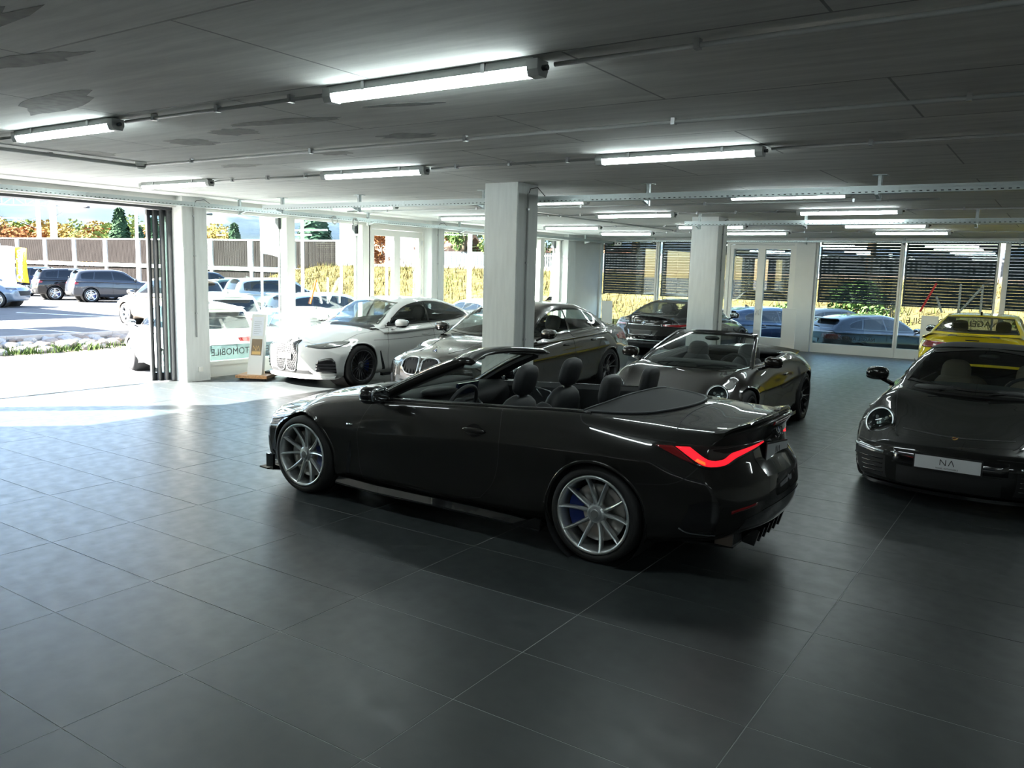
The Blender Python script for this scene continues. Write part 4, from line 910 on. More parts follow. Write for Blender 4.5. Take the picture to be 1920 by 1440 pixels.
# ================================================================ OTHER CARS IN THE SHOWROOM
def tub(root,x0,x1,hw,z=.30,zt=.9,m='interior_dark'):
    MB().box((x1,-hw,z),(x0,hw,z+.02)).box((x1,-hw-.02,z),(x0,-hw,zt)).box((x1,hw,z),(x0,hw+.02,zt)).box((x0,-hw,z),(x0+.02,hw,zt)).box((x1-.02,-hw,z),(x1,hw,zt)).build('cabin_floor',m,root)
    MB().sup((x0-.22,0,zt-.02),(.26,hw,.09),3,20,10).build('dashboard',m,root)
def closed(root,pm,S,C,P,nx=84,seg3=(15,9,13),see=True):
    c=Car(root,pm,S,C,nx,seg3); g=P.get('glass','car_glass_dark') if see else 'dark_glass'; wg=P.get('wglass','car_glass') if see else 'dark_glass'; fr='gloss_black'
    c.patch('windscreen','F',*P['wind'],wg,.003,(26,9),on='c',hole=see,skirt=0,frit=(.022,'windscreen_seal',fr))
    for lo,upc in P['side']:
        c.patch('side_window','L',lo,upc,g,.003,(26,8),True,'c',hole=see,skirt=0,frit=(P.get('fw',.02),'window_trim',P.get('trim',fr)))
    for pts in P.get('pillar',[]): c.line('window_pillar','L',pts,.05,fr,.007,8,True,'c')
    if 'rear' in P: c.patch('rear_window','R',*P['rear'],P.get('rglass',g),.003,(24,8),on='c',hole=see,skirt=0,frit=(.022,'rear_window_seal',fr))
    for nm,md,pts in P.get('lines',[]): c.line(nm,md,pts,P.get('lw',.007),'matte_black',mirror=True)
    for lo,upc,m in P.get('head',[]): c.patch('headlight','LF',lo,upc,m,.004,(18,6),True)
    for lo,upc,m in P.get('tail',[]): c.patch('tail_light','LR',lo,upc,m,.005 if m!='red_lens' else .007,(18,6),True)
    for x,z in P.get('handles',[]):
        for sg in (1,-1): p=c.hit('L',x,z)[0]; MB().sup((p.x,(p.y+.008)*sg,p.z),(.10,.016,.018),2.4,14,8).build('door_handle',P.get('handle_mat',pm),root)
    for nm,md,lo,upc,m in P.get('patches',[]): c.patch(nm,md,lo,upc,m,.0035,(20,6),md in('LF','LR','L'),skirt=.004)
    if see:
        xf,xb=C.xf-.16,C.xb+.22; c.finish(deck=lambda p: xb<p.x<xf); tub(root,C.xf-.05,C.xb+.25,.68,.3,P.get('dash',.93))
        for sg in (1,-1): seat(root,P.get('sx',-.22),.37*sg,.20,P.get('seat','leather')); 
        MB().sup((-1.05,0,.62),(.12,.62,.28),3.2).build('rear_bench',P.get('seat','leather'),root)
        steering(root,P.get('sx',-.22)+.38,.37,.87)
    else: c.finish(liner=P.get('liner',True))
    mx,my,mz=P['mirror']; mirror_pair(root,mx,my,mz,P.get('mirror_mat',pm),sx=.085,sy=.115,sz=.072)
    wheels(root,S,*P['wheel'][:4],yo=P['wheel'][4],rim=P['wheel'][5],cal=P.get('cal','caliper_blue'),detail=P.get('wd',True))
    if P.get('fin'): x,y,z=P['fin']; MB().prism([(x+.09,z-.01),(x-.07,z-.01),(x-.075,z+.06),(x-.03,z+.055)],-.018,.018,'y').build('roof_antenna',P.get('fin_mat','gloss_black'),root)
    if P.get('dx'):
        pass
    return c
# ---- shared saloon/coupe forms
def saloon_shape(nose=2.27,tail=-2.51,ax=1.43,hw=.926,up=0.0,R=.375):
    k=hw/.926
    return Shape(nose=nose,tail=tail,ax=(ax,-ax),bf=.40,ef=2.5,br=.26,er=2.7,xfa=1.2,xra=-1.6,R=R,zc=.34,flare=.012,zcap_f=.45,zcap_r=.58,
      zb=[(2.4,.20),(1.9,.17),(0,.165),(-1.4,.18),(-2.5,.26)],
      zs=[(nose,.62+up),(nose-.18,.69+up),(1.85,.74+up),(ax,.815+up),(.75,.895+up),(.36,.92+up),(-.65,.975+up),(-1.4,1.01+up),(-2.0,.985+up),(tail,.95+up)],
      zt=[(nose,.68+up),(nose-.16,.765+up),(1.85,.83+up),(ax,.905+up),(.95,.955+up),(.36,.97+up),(-1.4,1.03+up),(-2.0,1.05+up),(tail+.15,1.04+up),(tail,1.05+up)],
      w=[(nose,.87*k),(1.9,.905*k),(ax,.915*k),(.75,.895*k),(0,.90*k),(-.65,.91*k),(-ax,.926*k),(-1.95,.90*k),(tail,.85*k)],
      ws=[(nose,.66*k),(1.9,.70*k),(ax,.755*k),(.75,.785*k),(.36,.80*k),(-.65,.815*k),(-1.4,.80*k),(-1.95,.74*k),(tail,.69*k)],
      zw=[(nose,.50),(1.7,.60),(.75,.64),(-.61,.70),(-1.43,.74),(-2.0,.72),(tail,.64)],
      pf=[(.15,-.08),(.24,-.01),(.36,0),(.58,-.005),(.66,-.03),(.74,-.10),(.85,-.2)],
      pr=[(.2,.16),(.28,.08),(.36,.01),(.5,0),(.62,.01),(.72,.06),(.80,.10),(.95,.12),(1.05,.07)])
# ---- white gran coupe
root=thing('white_coupe_car','glossy white four-door coupe with tall black grilles and dark multi-spoke wheels','car',(-5.93,9.21,0),radians(268.1),None,1.02)
pm=paint('paint_white',(.72,.72,.70),0,.35).name
S=saloon_shape(); C=Cabin(xf=1.06,xb=-2.12,xm=(.15,-.6),bf=.13,br=.10,
   zr=[(1.06,.93),(.75,1.09),(.20,1.375),(-.25,1.435),(-.75,1.42),(-1.25,1.325),(-1.7,1.18),(-2.12,1.03)],
   wr=[(1.06,.66),(.2,.565),(-.5,.56),(-1.3,.50),(-2.12,.48)],wb=[(1.06,.745),(.5,.79),(-.65,.805),(-1.4,.775),(-2.12,.66)],zbelt=[(1.06,.905),(.36,.925),(-.65,.965),(-1.4,1.0),(-2.12,.99)])
side=([(.76,.955),(.3,.965),(-.6,1.0),(-1.1,1.03),(-1.52,1.085)],[(.76,.962),(.45,1.15),(.1,1.30),(-.35,1.362),(-.85,1.335),(-1.25,1.23),(-1.53,1.095)])
c=closed(root,pm,S,C,dict(wind=([(-.64,.985),(0,.955),(.64,.985)],[(-.53,1.335),(0,1.375),(.53,1.335)]),side=[side],pillar=[[(-.30,1.0),(-.36,1.36)]],rear=([(-.5,1.08),(.5,1.08)],[(-.46,1.33),(.46,1.33)]),
   lines=[('shut_line','L',[(.70,.93),(.80,.80),(.82,.5),(.78,.24)]),('shut_line','L',[(-.33,.985),(-.36,.7),(-.34,.25)]),('shut_line','L',[(-1.2,1.03),(-1.18,.85),(-1.05,.7)]),('coach_line','L',[(1.15,.745),(.7,.74),(-.3,.765),(-1.1,.80)]),('shut_line','T',[(.70,.76),(1.3,.71),(1.75,.66),(2.02,.50),(2.1,.2)])],lw=.006,
   head=[([(.30,.725),(.12,.66),(-.12,.635),(-.40,.655)],[(.31,.735),(.14,.742),(-.10,.72),(-.40,.675)],'lamp_glass_dark')],tail=[([(.3,.86),(0,.78),(-.5,.84)],[(.3,.88),(0,.89),(-.5,.87)],'red_lens')],
   handles=[(-.12,.80),(-.95,.84)],mirror=(.62,.99,1.015),wheel=('multi20',.34,.262,.24,(.905,.915),'rim_dark'),
   patches=[('side_intake','LF',[(.10,.25),(-.24,.245)],[(.08,.44),(.0,.50),(-.20,.455)],'gloss_black'),('fender_vent','L',[(.93,.24),(.98,.4),(1.03,.56)],[(.86,.24),(.93,.4),(1.01,.57)],'matte_black'),('lower_intake','F',[(-.52,.22),(.52,.22)],[(-.45,.29),(.45,.29)],'matte_black'),
      ('headlight_led','LF',[(.20,.685),(.05,.665),(-.1,.655)],[(.20,.70),(.05,.682),(-.1,.672)],'led_dim')]))
for sg in (1,-1): kidney(c,root,[(.022,.34),(.07,.27),(.20,.275),(.25,.44)],[(.022,.62),(.055,.715),(.15,.735),(.25,.60)],sg,dash=True)
for sg in (1,-1):
    for z in (.29,.34,.39): 
        a=c.hit('LF',.09,z)[0]; b=c.hit('LF',-.23,z)[0]; MB().bar((a.x+.01,(a.y+.01)*sg,a.z),(b.x+.01,(b.y+.01)*sg,b.z),.012,.02).build('intake_slat','rim_dark',root)
p=c.hit('F',0,.50)[0]; MB().box((p.x+.018,-.17,.455),(p.x+.03,.15,.545)).build('number_plate','plate_white',root)
roundel(root,c.hit('F',0,.755)[0],(1,0,.9),.04)
lip=MB(); v=[]
A=[c.hit('F',y,.22)[0] for y in np.linspace(-.8,.8,17)]
for p in A: v+=[(p.x-.12,p.y*.97,.165),(p.x+.03,p.y*1.01,.150),(p.x+.035,p.y*1.01,.185),(p.x-.05,p.y*.98,.215)]
lip.add(v,[(i*4+m,i*4+(m+1)%4,(i+1)*4+(m+1)%4,(i+1)*4+m) for i in range(16) for m in range(4)],0,False).build('front_splitter',pm,root)
for sg in (1,-1): MB().bar((1.0,.90*sg,.17),(-1.0,.91*sg,.17),.06,.05).build('side_skirt','gloss_black',root)
# ---- grey-brown saloon behind the column
root=thing('saloon_car','dark brown-grey four-door saloon with silver-framed twin grilles, partly behind the broad column','car',(-2.84,9.01,0),radians(269.2),None,1.02)
pm=paint('paint_brown_grey',(.030,.026,.022),.55,.25).name
S=saloon_shape(2.38,-2.60,1.491,.95,.025); C=Cabin(xf=1.14,xb=-2.02,xm=(.15,-.7),bf=.13,br=.10,
   zr=[(1.14,.955),(.80,1.12),(.20,1.41),(-.35,1.475),(-.9,1.455),(-1.35,1.35),(-1.75,1.17),(-2.02,1.06)],
   wr=[(1.14,.68),(.2,.58),(-.5,.575),(-1.3,.53),(-2.02,.52)],wb=[(1.14,.765),(.5,.81),(-.65,.825),(-1.4,.80),(-2.02,.72)],zbelt=[(1.14,.93),(.36,.955),(-.65,.995),(-1.4,1.02),(-2.02,1.02)])
side=([(.80,.98),(.3,.995),(-.6,1.03),(-1.1,1.045),(-1.40,1.06)],[(.80,.985),(.45,1.19),(.1,1.33),(-.35,1.395),(-.85,1.375),(-1.2,1.28),(-1.42,1.08)])
c=closed(root,pm,S,C,dict(wind=([(-.66,1.01),(0,.98),(.66,1.01)],[(-.55,1.365),(0,1.41),(.55,1.365)]),side=[side],pillar=[[(-.28,1.02),(-.34,1.40)],[(-1.08,1.05),(-.98,1.33)]],rear=([(-.56,1.10),(.56,1.10)],[(-.5,1.37),(.5,1.37)]),glass='car_glass',
   lines=[('shut_line','L',[(.76,.95),(.86,.80),(.87,.5),(.82,.24)]),('shut_line','L',[(-.31,1.0),(-.34,.7),(-.32,.25)]),('shut_line','L',[(-1.22,1.04),(-1.16,.85),(-1.02,.7)]),('shut_line','T',[(.80,.78),(1.4,.72),(1.85,.66),(2.12,.50)])],
   head=[([(.22,.70),(.05,.64),(-.15,.625),(-.40,.64)],[(.24,.735),(.08,.745),(-.15,.735),(-.40,.71)],'lens_clear')],tail=[([(.3,.84),(0,.80),(-.4,.82)],[(.3,.90),(0,.93),(-.4,.93)],'red_lens')],
   handles=[(-.10,.83),(-.95,.87)],mirror=(.66,1.02,1.045),wheel=('vee10',.345,.268,.25,(.925,.935),'rim_dark'),fin=(-.95,0,1.475),handle_mat='gloss_black',
   patches=[('side_intake','LF',[(.10,.27),(-.24,.25)],[(.08,.38),(-.22,.46)],'matte_black'),('lower_intake','F',[(-.45,.24),(.45,.24)],[(-.40,.40),(.40,.40)],'matte_black'),('side_gill','L',[(.98,.60),(.90,.60)],[(.98,.66),(.90,.66)],'gloss_black')]))
for sg in (1,-1): kidney(c,root,[(.03,.54),(.07,.49),(.25,.50),(.345,.60)],[(.03,.68),(.08,.72),(.25,.715),(.34,.65)],sg,r=.016,bars=6)
roundel(root,c.hit('F',0,.80)[0],(1,0,.9),.042)
# hood creases with bright edges
for sg in (1,-1): c.rope('bonnet_crease','T',[(1.1,.42*sg),(1.6,.36*sg),(2.05,.26*sg)],.006,pm,0)
# ---- black coupe seen from behind
root=thing('black_coupe_car','black four-door coupe seen from behind with empty number plate holder','car',(-3.49,18.02,0),radians(88),None,.99)
pm=paint('paint_black',(.006,.006,.0065),.0,.4).name
S=saloon_shape(2.46,-2.62,1.51,.965,-.015); C=Cabin(xf=1.12,xb=-2.28,xm=(.15,-.6),bf=.13,br=.14,
   zr=[(1.12,.92),(.80,1.07),(.20,1.34),(-.30,1.40),(-.9,1.375),(-1.4,1.27),(-1.9,1.11),(-2.28,.985)],
   wr=[(1.12,.68),(.2,.57),(-.5,.565),(-1.3,.52),(-2.28,.50)],wb=[(1.12,.765),(.5,.81),(-.65,.83),(-1.4,.80),(-2.28,.66)],zbelt=[(1.12,.89),(.36,.915),(-.65,.95),(-1.4,.985),(-2.28,.95)])
c=closed(root,pm,S,C,dict(wind=([(-.66,.97),(0,.945),(.66,.97)],[(-.54,1.30),(0,1.34),(.54,1.30)]),side=[([(.80,.945),(-.6,.985),(-1.5,1.05)],[(.80,.95),(.1,1.265),(-.35,1.33),(-.9,1.295),(-1.52,1.06)])],pillar=[[(-.28,.99),(-.34,1.33)]],rear=([(-.60,1.03),(0,1.015),(.60,1.03)],[(-.48,1.31),(0,1.335),(.48,1.31)]),glass='car_glass_dark',rglass='car_glass',
   lines=[('shut_line','L',[(-.31,.98),(-.34,.7),(-.32,.25)])],tail=[([(.30,.80),(.05,.765),(-.45,.79)],[(.30,.87),(.05,.885),(-.45,.855)],'smoke_lens'),([(.26,.815),(.05,.79),(-.40,.805)],[(.26,.845),(.05,.85),(-.40,.835)],'red_lens')],
   handles=[(-.10,.80),(-.95,.84)],mirror=(.66,1.03,1.0),wheel=('vee10',.345,.268,.25,(.94,.95),'rim_dark'),
   patches=[('bumper_insert','R',[(-.62,.24),(.62,.24)],[(-.58,.42),(.58,.42)],'matte_black'),('plate_recess','R',[(-.34,.55),(.34,.55)],[(-.40,.70),(.40,.70)],'gloss_black'),('boot_strip','R',[(-.42,.812),(.42,.812)],[(-.42,.822),(.42,.822)],'chrome'),('bumper_edge','R',[(-.72,.455),(.72,.455)],[(-.72,.470),(.72,.470)],'satin_silver')]))
p=c.hit('R',0,.625)[0]; plate(root,(p.x-.006,0,.625),(0,0,radians(90)),.50,.10,'black_plastic',False,'plate_holder'); roundel(root,(c.hit('R',0,.865)[0].x-.004,0,.865),(-1,0,.2),.045)
for sg in (1,-1): MB().lathe([(.0,-.01),(.042,-.01),(.048,0),(.048,.1)],18,(-2.56,.5*sg,.30),'x').build('exhaust_tip','rim_dark',root)
# ---- yellow coupe at the right edge
root=thing('yellow_coupe_car','bright yellow coupe seen from behind at the right edge','car',(3.30,16.9,0),radians(90),None,1.0)
pm=paint('paint_yellow',(.72,.55,.012),.0,.35).name
S=saloon_shape(2.3,-2.45,1.40,.95,.0); C=Cabin(xf=1.06,xb=-2.0,xm=(.15,-.5),bf=.13,br=.08,
   zr=[(1.06,.93),(.75,1.09),(.20,1.34),(-.25,1.40),(-.8,1.385),(-1.3,1.29),(-1.7,1.14),(-2.0,1.04)],
   wr=[(1.06,.66),(.2,.60),(-.5,.60),(-1.3,.57),(-2.0,.60)],wb=[(1.06,.76),(.5,.81),(-.65,.83),(-1.4,.82),(-2.0,.78)],zbelt=[(1.06,.905),(.36,.925),(-.65,.965),(-1.4,1.0),(-2.0,1.0)])
c=closed(root,pm,S,C,dict(wind=([(-.64,.985),(0,.955),(.64,.985)],[(-.56,1.29),(0,1.34),(.56,1.29)]),side=[([(.70,.96),(-.4,.99),(-1.1,1.05)],[(.70,.965),(.1,1.26),(-.35,1.32),(-.8,1.27),(-1.12,1.06)])],rear=([(-.70,1.075),(0,1.065),(.70,1.075)],[(-.56,1.325),(0,1.345),(.56,1.325)]),glass='car_glass_dark',
   lines=[('shut_line','L',[(-.45,.98),(-.5,.7),(-.48,.25)]),('shut_line','R',[(-.72,1.02),(-.4,1.03),(0,1.033),(.4,1.03),(.72,1.02)])],lw=.012,tail=[([(.30,.84),(.05,.79),(-.40,.80)],[(.30,.89),(.05,.91),(-.40,.90)],'red_lens')],mirror=(.60,1.02,1.0),mirror_mat='gloss_black',wheel=('five',.345,.268,.25,(.925,.935),'rim_black'),fin=(-.85,0,1.38),
   patches=[('bumper_insert','R',[(-.62,.24),(.62,.24)],[(-.58,.45),(.58,.45)],'matte_black'),('boot_lettering','R',[(-.11,.955),(.11,.955)],[(-.11,.972),(.11,.972)],'gloss_black')]))
# ---- rear-engined sports cars
def sports_shape():
    return Shape(nose=2.26,tail=-2.27,ax=(1.225,-1.225),bf=.36,ef=2.5,br=.30,er=2.4,xfa=1.0,xra=-1.3,R=.375,zc=.345,flare=.015,zcap_f=.42,zcap_r=.55,sill=.03,fender=.010,
      zb=[(2.3,.19),(1.9,.14),(0,.15),(-1.2,.17),(-2.3,.27)],
      zs=[(2.26,.50),(2.1,.58),(1.9,.685),(1.65,.775),(1.3,.845),(.9,.875),(.4,.885),(-.4,.915),(-1.0,.945),(-1.4,.93),(-1.9,.84),(-2.27,.72)],
      zt=[(2.26,.54),(2.1,.605),(1.9,.66),(1.6,.725),(1.2,.80),(.9,.865),(.4,.90),(-.5,.93),(-1.0,.965),(-1.4,.945),(-1.9,.86),(-2.27,.76)],
      w=[(2.26,.80),(1.9,.88),(1.6,.905),(1.225,.915),(.6,.90),(0,.90),(-.6,.925),(-1.225,.955),(-1.7,.935),(-2.27,.84)],
      ws=[(2.26,.60),(1.9,.665),(1.5,.70),(1.2,.715),(.8,.755),(.3,.80),(-.5,.81),(-1.1,.76),(-1.6,.70),(-2.27,.60)],
      zw=[(2.26,.44),(1.7,.56),(1.2,.60),(0,.60),(-.7,.66),(-1.3,.70),(-2.27,.58)],
      pf=[(.12,-.10),(.2,-.02),(.3,0),(.42,0),(.50,-.02),(.58,-.09),(.70,-.24),(.8,-.36)],
      pr=[(.2,.16),(.3,.05),(.42,0),(.55,.02),(.65,.10),(.75,.2),(.9,.25)])
def sports(root,pm,seatm,soft,wheelrim,cal):
    S=sports_shape()
    C=Cabin(xf=1.0,xb=-1.42,xm=(.05,-.35),bf=.16,br=.16,crown=.06,zr=[(1.0,.885),(.70,1.02),(.10,1.25),(-.2,1.295),(-.55,1.285),(-.95,1.19),(-1.42,.97)],wr=[(1.0,.66),(.1,.555),(-.4,.545),(-.95,.49),(-1.42,.42)],wb=[(1.0,.735),(.5,.775),(0,.79),(-.6,.775),(-1.42,.60)],zbelt=[(1.0,.86),(.4,.885),(-.4,.915),(-1.0,.935),(-1.42,.93)]) if soft else None
    c=Car(root,pm,S,C,100,(17,11,17))
    if soft:
        c.patch('windscreen','F',[(-.66,.945),(0,.905),(.66,.945)],[(-.53,1.215),(0,1.265),(.53,1.215)],'car_glass',.003,(28,10),on='c',hole=True,skirt=0,frit=(.018,'windscreen_seal','gloss_black'))
        c.patch('side_window','L',[(.66,.91),(0,.935),(-.55,.965)],[(.66,.915),(.2,1.14),(-.15,1.225),(-.55,1.17)],'car_glass_dark',.003,(20,7),True,'c',hole=True,skirt=0,frit=(.014,'window_trim','gloss_black'))
        # fabric roof in front of the rear window
        A=np.linspace(-1,1,21); v=[]; N=16
        for i in range(N):
            x=.03-1.15*i/(N-1)
            for t in A:
                h,nn=c.hit('T',x,t*min(.60,C.wr(x)+.02),'c'); v.append(h+nn*.007)
        MB().add(v,[(i*21+k,i*21+k+1,(i+1)*21+k+1,(i+1)*21+k) for i in range(N-1) for k in range(20)],0,True).build('fabric_roof','matte_black',root)
    # shut lines: bonnet, doors
    c.line('shut_line','T',[(.86,.69),(1.2,.64),(1.6,.555),(1.95,.475),(2.02,.44)],.007,'matte_black',mirror=True)
    c.line('shut_line','F',[(-.44,.625),(0,.612),(.44,.625)],.007,'matte_black')
    c.line('shut_line','L',[(.58,.89),(.66,.7),(.62,.4),(.55,.22)],.006,'matte_black',mirror=True); c.line('shut_line','L',[(-.60,.925),(-.66,.75),(-.62,.5),(-.5,.24)],.006,'matte_black',mirror=True)
    c.line('shut_line','LF',[(.45,.52),(.2,.505),(-.05,.50),(-.42,.51)],.006,'matte_black',mirror=True)
    # round headlights set in the wing tips
    for sg in (1,-1):
        ctr=Vector((1.755,.665*sg,.655)); d=Vector((.80,.10*sg,.46)).normalized(); q=d.to_track_quat('Y','Z'); h,_,_,_=c.bvhb.ray_cast(ctr+d*1.5,-d); ctr=(h or ctr)+d*.004
        def hl(mb,nm,m,par=None):
            o=mb.build(nm,m,par or root)
            if par is None: o.location=ctr; o.rotation_mode='QUATERNION'; o.rotation_quaternion=q; o.scale=(1,1,1.12)
            return o
        o=hl(MB().lathe([(.132,-.02),(.132,.032),(.122,.040),(.112,.034),(.108,.01),(.10,-.01),(0,-.012)],36),'headlight','lamp_glass_dark')
        hl(MB().lathe([(.125,.030),(.118,.041),(.110,.036)],36),'headlight_ring','satin_silver',o)
        l=MB().lathe([(0,.012),(.030,.012),(.038,.002),(.040,-.008)],20); hl(l,'projector_lens','lens_clear',o)
        for a in (45,135,225,315):
            hl(MB().lathe([(0,.008),(.012,.008),(.015,-.006)],12,(.062*cos(radians(a)),0,.062*sin(radians(a)))),'led_spot','led_dim',o)
        hl(MB().lathe([(.108,.030),(.08,.046),(.04,.055),(0,.058)],32),'headlight_cover','car_glass',o)
    # front intakes with slats, light strips
    c.patch('side_intake','LF',[(.22,.235),(-.30,.215)],[(.20,.425),(.0,.44),(-.30,.415)],'matte_black',.003,(18,6),True,skirt=0)
    c.patch('day_light_strip','LF',[(.20,.438),(0,.452),(-.27,.435)],[(.20,.455),(0,.472),(-.27,.453)],'lens_clear',.008,(16,3),True)
    for sg in (1,-1):
        for z in (.26,.30,.34,.38):
            A=[c.hit('LF',a,z)[0] for a in (.18,.05,-.1,-.28)]; MB().tube([(p.x+.006,(p.y+.006)*sg,p.z) for p in A],.006,5).build('intake_slat','gloss_black',root)
    c.patch('centre_intake','F',[(-.40,.20),(.40,.20)],[(-.40,.36),(.40,.36)],'matte_black',.003,(18,5),skirt=0)
    c.patch('plate_panel','F',[(-.44,.375),(.44,.375)],[(-.44,.49),(.44,.49)],'gloss_black',.004,(18,4),skirt=.006)
    lip=MB(); v=[]
    for y in np.linspace(-.84,.84,21):
        p=c.hit('F',y,.17)[0]; v+=[(p.x-.12,p.y,.125),(p.x+.012,p.y,.120),(p.x+.014,p.y,.150),(p.x-.04,p.y,.165)]
    lip.add(v,[(i*4+m,i*4+(m+1)%4,(i+1)*4+(m+1)%4,(i+1)*4+m) for i in range(20) for m in range(4)],0,False).build('front_lip','gloss_black',root)
    for x,z in ((-.32,.74),):
        for sg in (1,-1): p=c.hit('L',x,z)[0]; MB().sup((p.x,(p.y+.008)*sg,p.z),(.10,.014,.018),2.4,14,8).build('door_handle',pm,root)
    c.patch('wing_intake','L',[(-.88,.62),(-.80,.62)],[(-.92,.80),(-.84,.80)],'matte_black',.003,(5,6),True,skirt=0)
    for sg in (1,-1): MB().bar((.85,.895*sg,.15),(-.82,.905*sg,.165),.05,.05).build('side_skirt','gloss_black',root)
    if soft:
        xf,xb=C.xf-.2,C.xb+.2; c.finish(deck=lambda p: xb<p.x<xf); tub(root,C.xf-.08,-.95,.64,.26,.88)
    else:
        XA,XB=.70,-.86; c.finish(deck=lambda p: XB<p.x<XA); tub(root,.86,-.86,.66,.26,.865)
        for sg in (1,-1):
            E=[]
            for r in c.b.rings[c.b.nT:-c.b.nT]:
                i=r[c.kB] if sg>0 else r[(c.b.n-c.kB)%c.b.n]; p=Vector(c.b.v[i])
                if XB-.05<p.x<XA+.05: E.append(p)
            MB().tube(E,.012,8).build('belt_trim','gloss_black',root)
            v=[]
            for x,y,z in E: v+=[(x,y,z-.002),(x,y-.07*sg,z+.004),(x,y-.11*sg,z-.05),(x,y-.12*sg,z-.5)]
            MB().add(v,[(i*4+m,i*4+m+1,(i+1)*4+m+1,(i+1)*4+m) for i in range(len(E)-1) for m in range(3)]).build('inner_door_panel','leather',root)
        MB().sup((-1.02,0,.955),(.30,.62,.035),3,24,8).build('hood_cover','matte_black',root)
        def WS(u,vv):
            b=Vector((1.0-.30*u*u,.725*u,.885+.01*u*u)); t=Vector((.10-.15*u*u,.545*u,1.265-.03*u*u)); p=b.lerp(t,vv); return p+Vector((.45,0,.9))*(.030*sin(pi*max(0,min(1,vv)))*(1-.5*u*u))
        NU,NV=23,9; v=[tuple(WS(-.97+1.94*i/(NU-1),-.02+j/(NV-1))) for j in range(NV) for i in range(NU)]
        MB().add(v,[(j*NU+i,j*NU+i+1,(j+1)*NU+i+1,(j+1)*NU+i) for j in range(NV-1) for i in range(NU-1)],0,True).build('windscreen','car_glass',root)
        pts=[WS(-1,-.05+1.0*k/10) for k in range(10)]+[WS(-1+2*k/14,1.0) for k in range(15)]+[WS(1,.95-k/10) for k in range(11)]
        fm=MB(); v=[]; n=len(pts)
        for k,p in enumerate(pts):
            T=(pts[min(k+1,n-1)]-pts[max(k-1,0)]).normalized(); N=Vector((.55,0,.83)); B=T.cross(N).normalized(); v+=[p+B*.024+N*.010,p-B*.024+N*.014,p-B*.028-N*.03,p+B*.028-N*.03]
        fm.add(v,[(k*4+m,k*4+(m+1)%4,(k+1)*4+(m+1)%4,(k+1)*4+m) for k in range(n-1) for m in range(4)],0,True).build('windscreen_frame','gloss_black',root)
        # raised ducktail spoiler
        v=[]
        for y in np.linspace(-.62,.62,15): z=.955-.05*(y/.62)**2; v+=[(-1.70,y,z-.06),(-2.06,y,z+.0),(-2.07,y,z+.012),(-1.72,y,z-.035)]
        MB().add(v,[(i*4+m,i*4+(m+1)%4,(i+1)*4+(m+1)%4,(i+1)*4+m) for i in range(14) for m in range(4)]+[(0,1,2,3),(59,58,57,56)]).build('rear_spoiler','gloss_black',root)
        MB().sup((-1.85,0,.86),(.12,.5,.07),3).build('spoiler_stand','matte_black',root)
    for sg in (1,-1):
        seat(root,-.10,.36*sg,.14,seatm,one=True,wide=.25)
        if soft: MB().sup((-.72,.30*sg,.66),(.08,.24,.24),3).build('rear_backrest',seatm,root)
    steering(root,.30,.36,.83)
    MB().sup((.12,0,1.185),(.03,.10,.032),2.6).build('rear_view_mirror','gloss_black',root)
    for yy,L in ((.12,.46),(-.40,.44)): MB().tube([(.99,yy,.90),(.90,yy+.2,.915),(.83,yy+L,.915)],.008,6).build('wiper','matte_black',root)
    mirror_pair(root,.60,.965,.975,pm,sx=.075,sy=.115,sz=.068)
    wheels(root,S,'mesh',.345,.27,.27,(.905,.945),rim=wheelrim,cal=cal)
    # crest
    p,nn=c.hit('T',1.98,0); o=MB().prism([(-.022,.030),(.022,.030),(.023,0),(.012,-.026),(0,-.034),(-.012,-.026),(-.023,0)],-.002,.003,'y').build('emblem','gold',root,p); o.rotation_mode='QUATERNION'; o.rotation_quaternion=nn.to_track_quat('Y','Z')
    MB().box((-.009,.003,-.012),(.009,.005,.010)).build('emblem_shield','red_lens',o); MB().box((-.020,.003,.014),(-.002,.0045,.026)).box((.002,.003,-.018),(.019,.0045,.0)).build('emblem_field','matte_black',o)
    return c
root=thing('cabriolet_car','black-brown open two-seat sports car with round headlights, behind the convertible','car',(.76,8.42,0),radians(270.9),None,.995)
sports(root,paint('paint_dark_brown',(.014,.011,.009),.2,.35).name,'leather',False,'rim_black','rim_black')
root=thing('sports_car','dark grey sports car with black fabric roof and beige seats, nose to camera','car',(4.02,7.93,0),radians(267.5),None,1.03)
c=sports(root,paint('paint_dark_grey',(.010,.0105,.010),.0,.45).name,'leather_beige',True,'rim_dark','rim_black')
p=c.hit('F',0,.43)[0]; plate(root,(p.x+.012,0,.43),(0,0,radians(-90)),.50,.11)
# ================================================================ OUTSIDE
mat('asphalt',(.17,.17,.175),.9,noise=(1.5,.10),spec=.15); mat('asphalt_dark',(.12,.115,.11),.9,noise=(2,.12),spec=.15); mat('kerb_stone',(.30,.28,.26),.8,noise=(6,.15)); mat('line_paint',(.80,.80,.78),.6)
mat('concrete_light',(.62,.61,.58),.8,noise=(1.2,.06)); mat('dry_grass',(.088,.068,.028),.9,noise=(2.2,.45),spec=.05); mat('grass_green',(.045,.07,.02),.9,spec=.05); mat('ballast',(.12,.085,.065),.9,noise=(12,.4))
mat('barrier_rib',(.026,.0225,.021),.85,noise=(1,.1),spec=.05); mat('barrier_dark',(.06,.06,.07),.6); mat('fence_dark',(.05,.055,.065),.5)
MB().box((-400,-400,-1.0),(200,260,-.5)).build('ground','asphalt',kind='structure')
lot=MB().box((-400,-60,-.6),(-19.15,60,-.2)).build('terrain','asphalt_dark',kind='structure')
k=MB()
for i in range(40): k.box((-19.17,-20+1.5*i+.004,-.52),(-18.98,-20+1.5*(i+1)-.004,-.13))
k.build('kerb','kerb_stone',kind='structure')
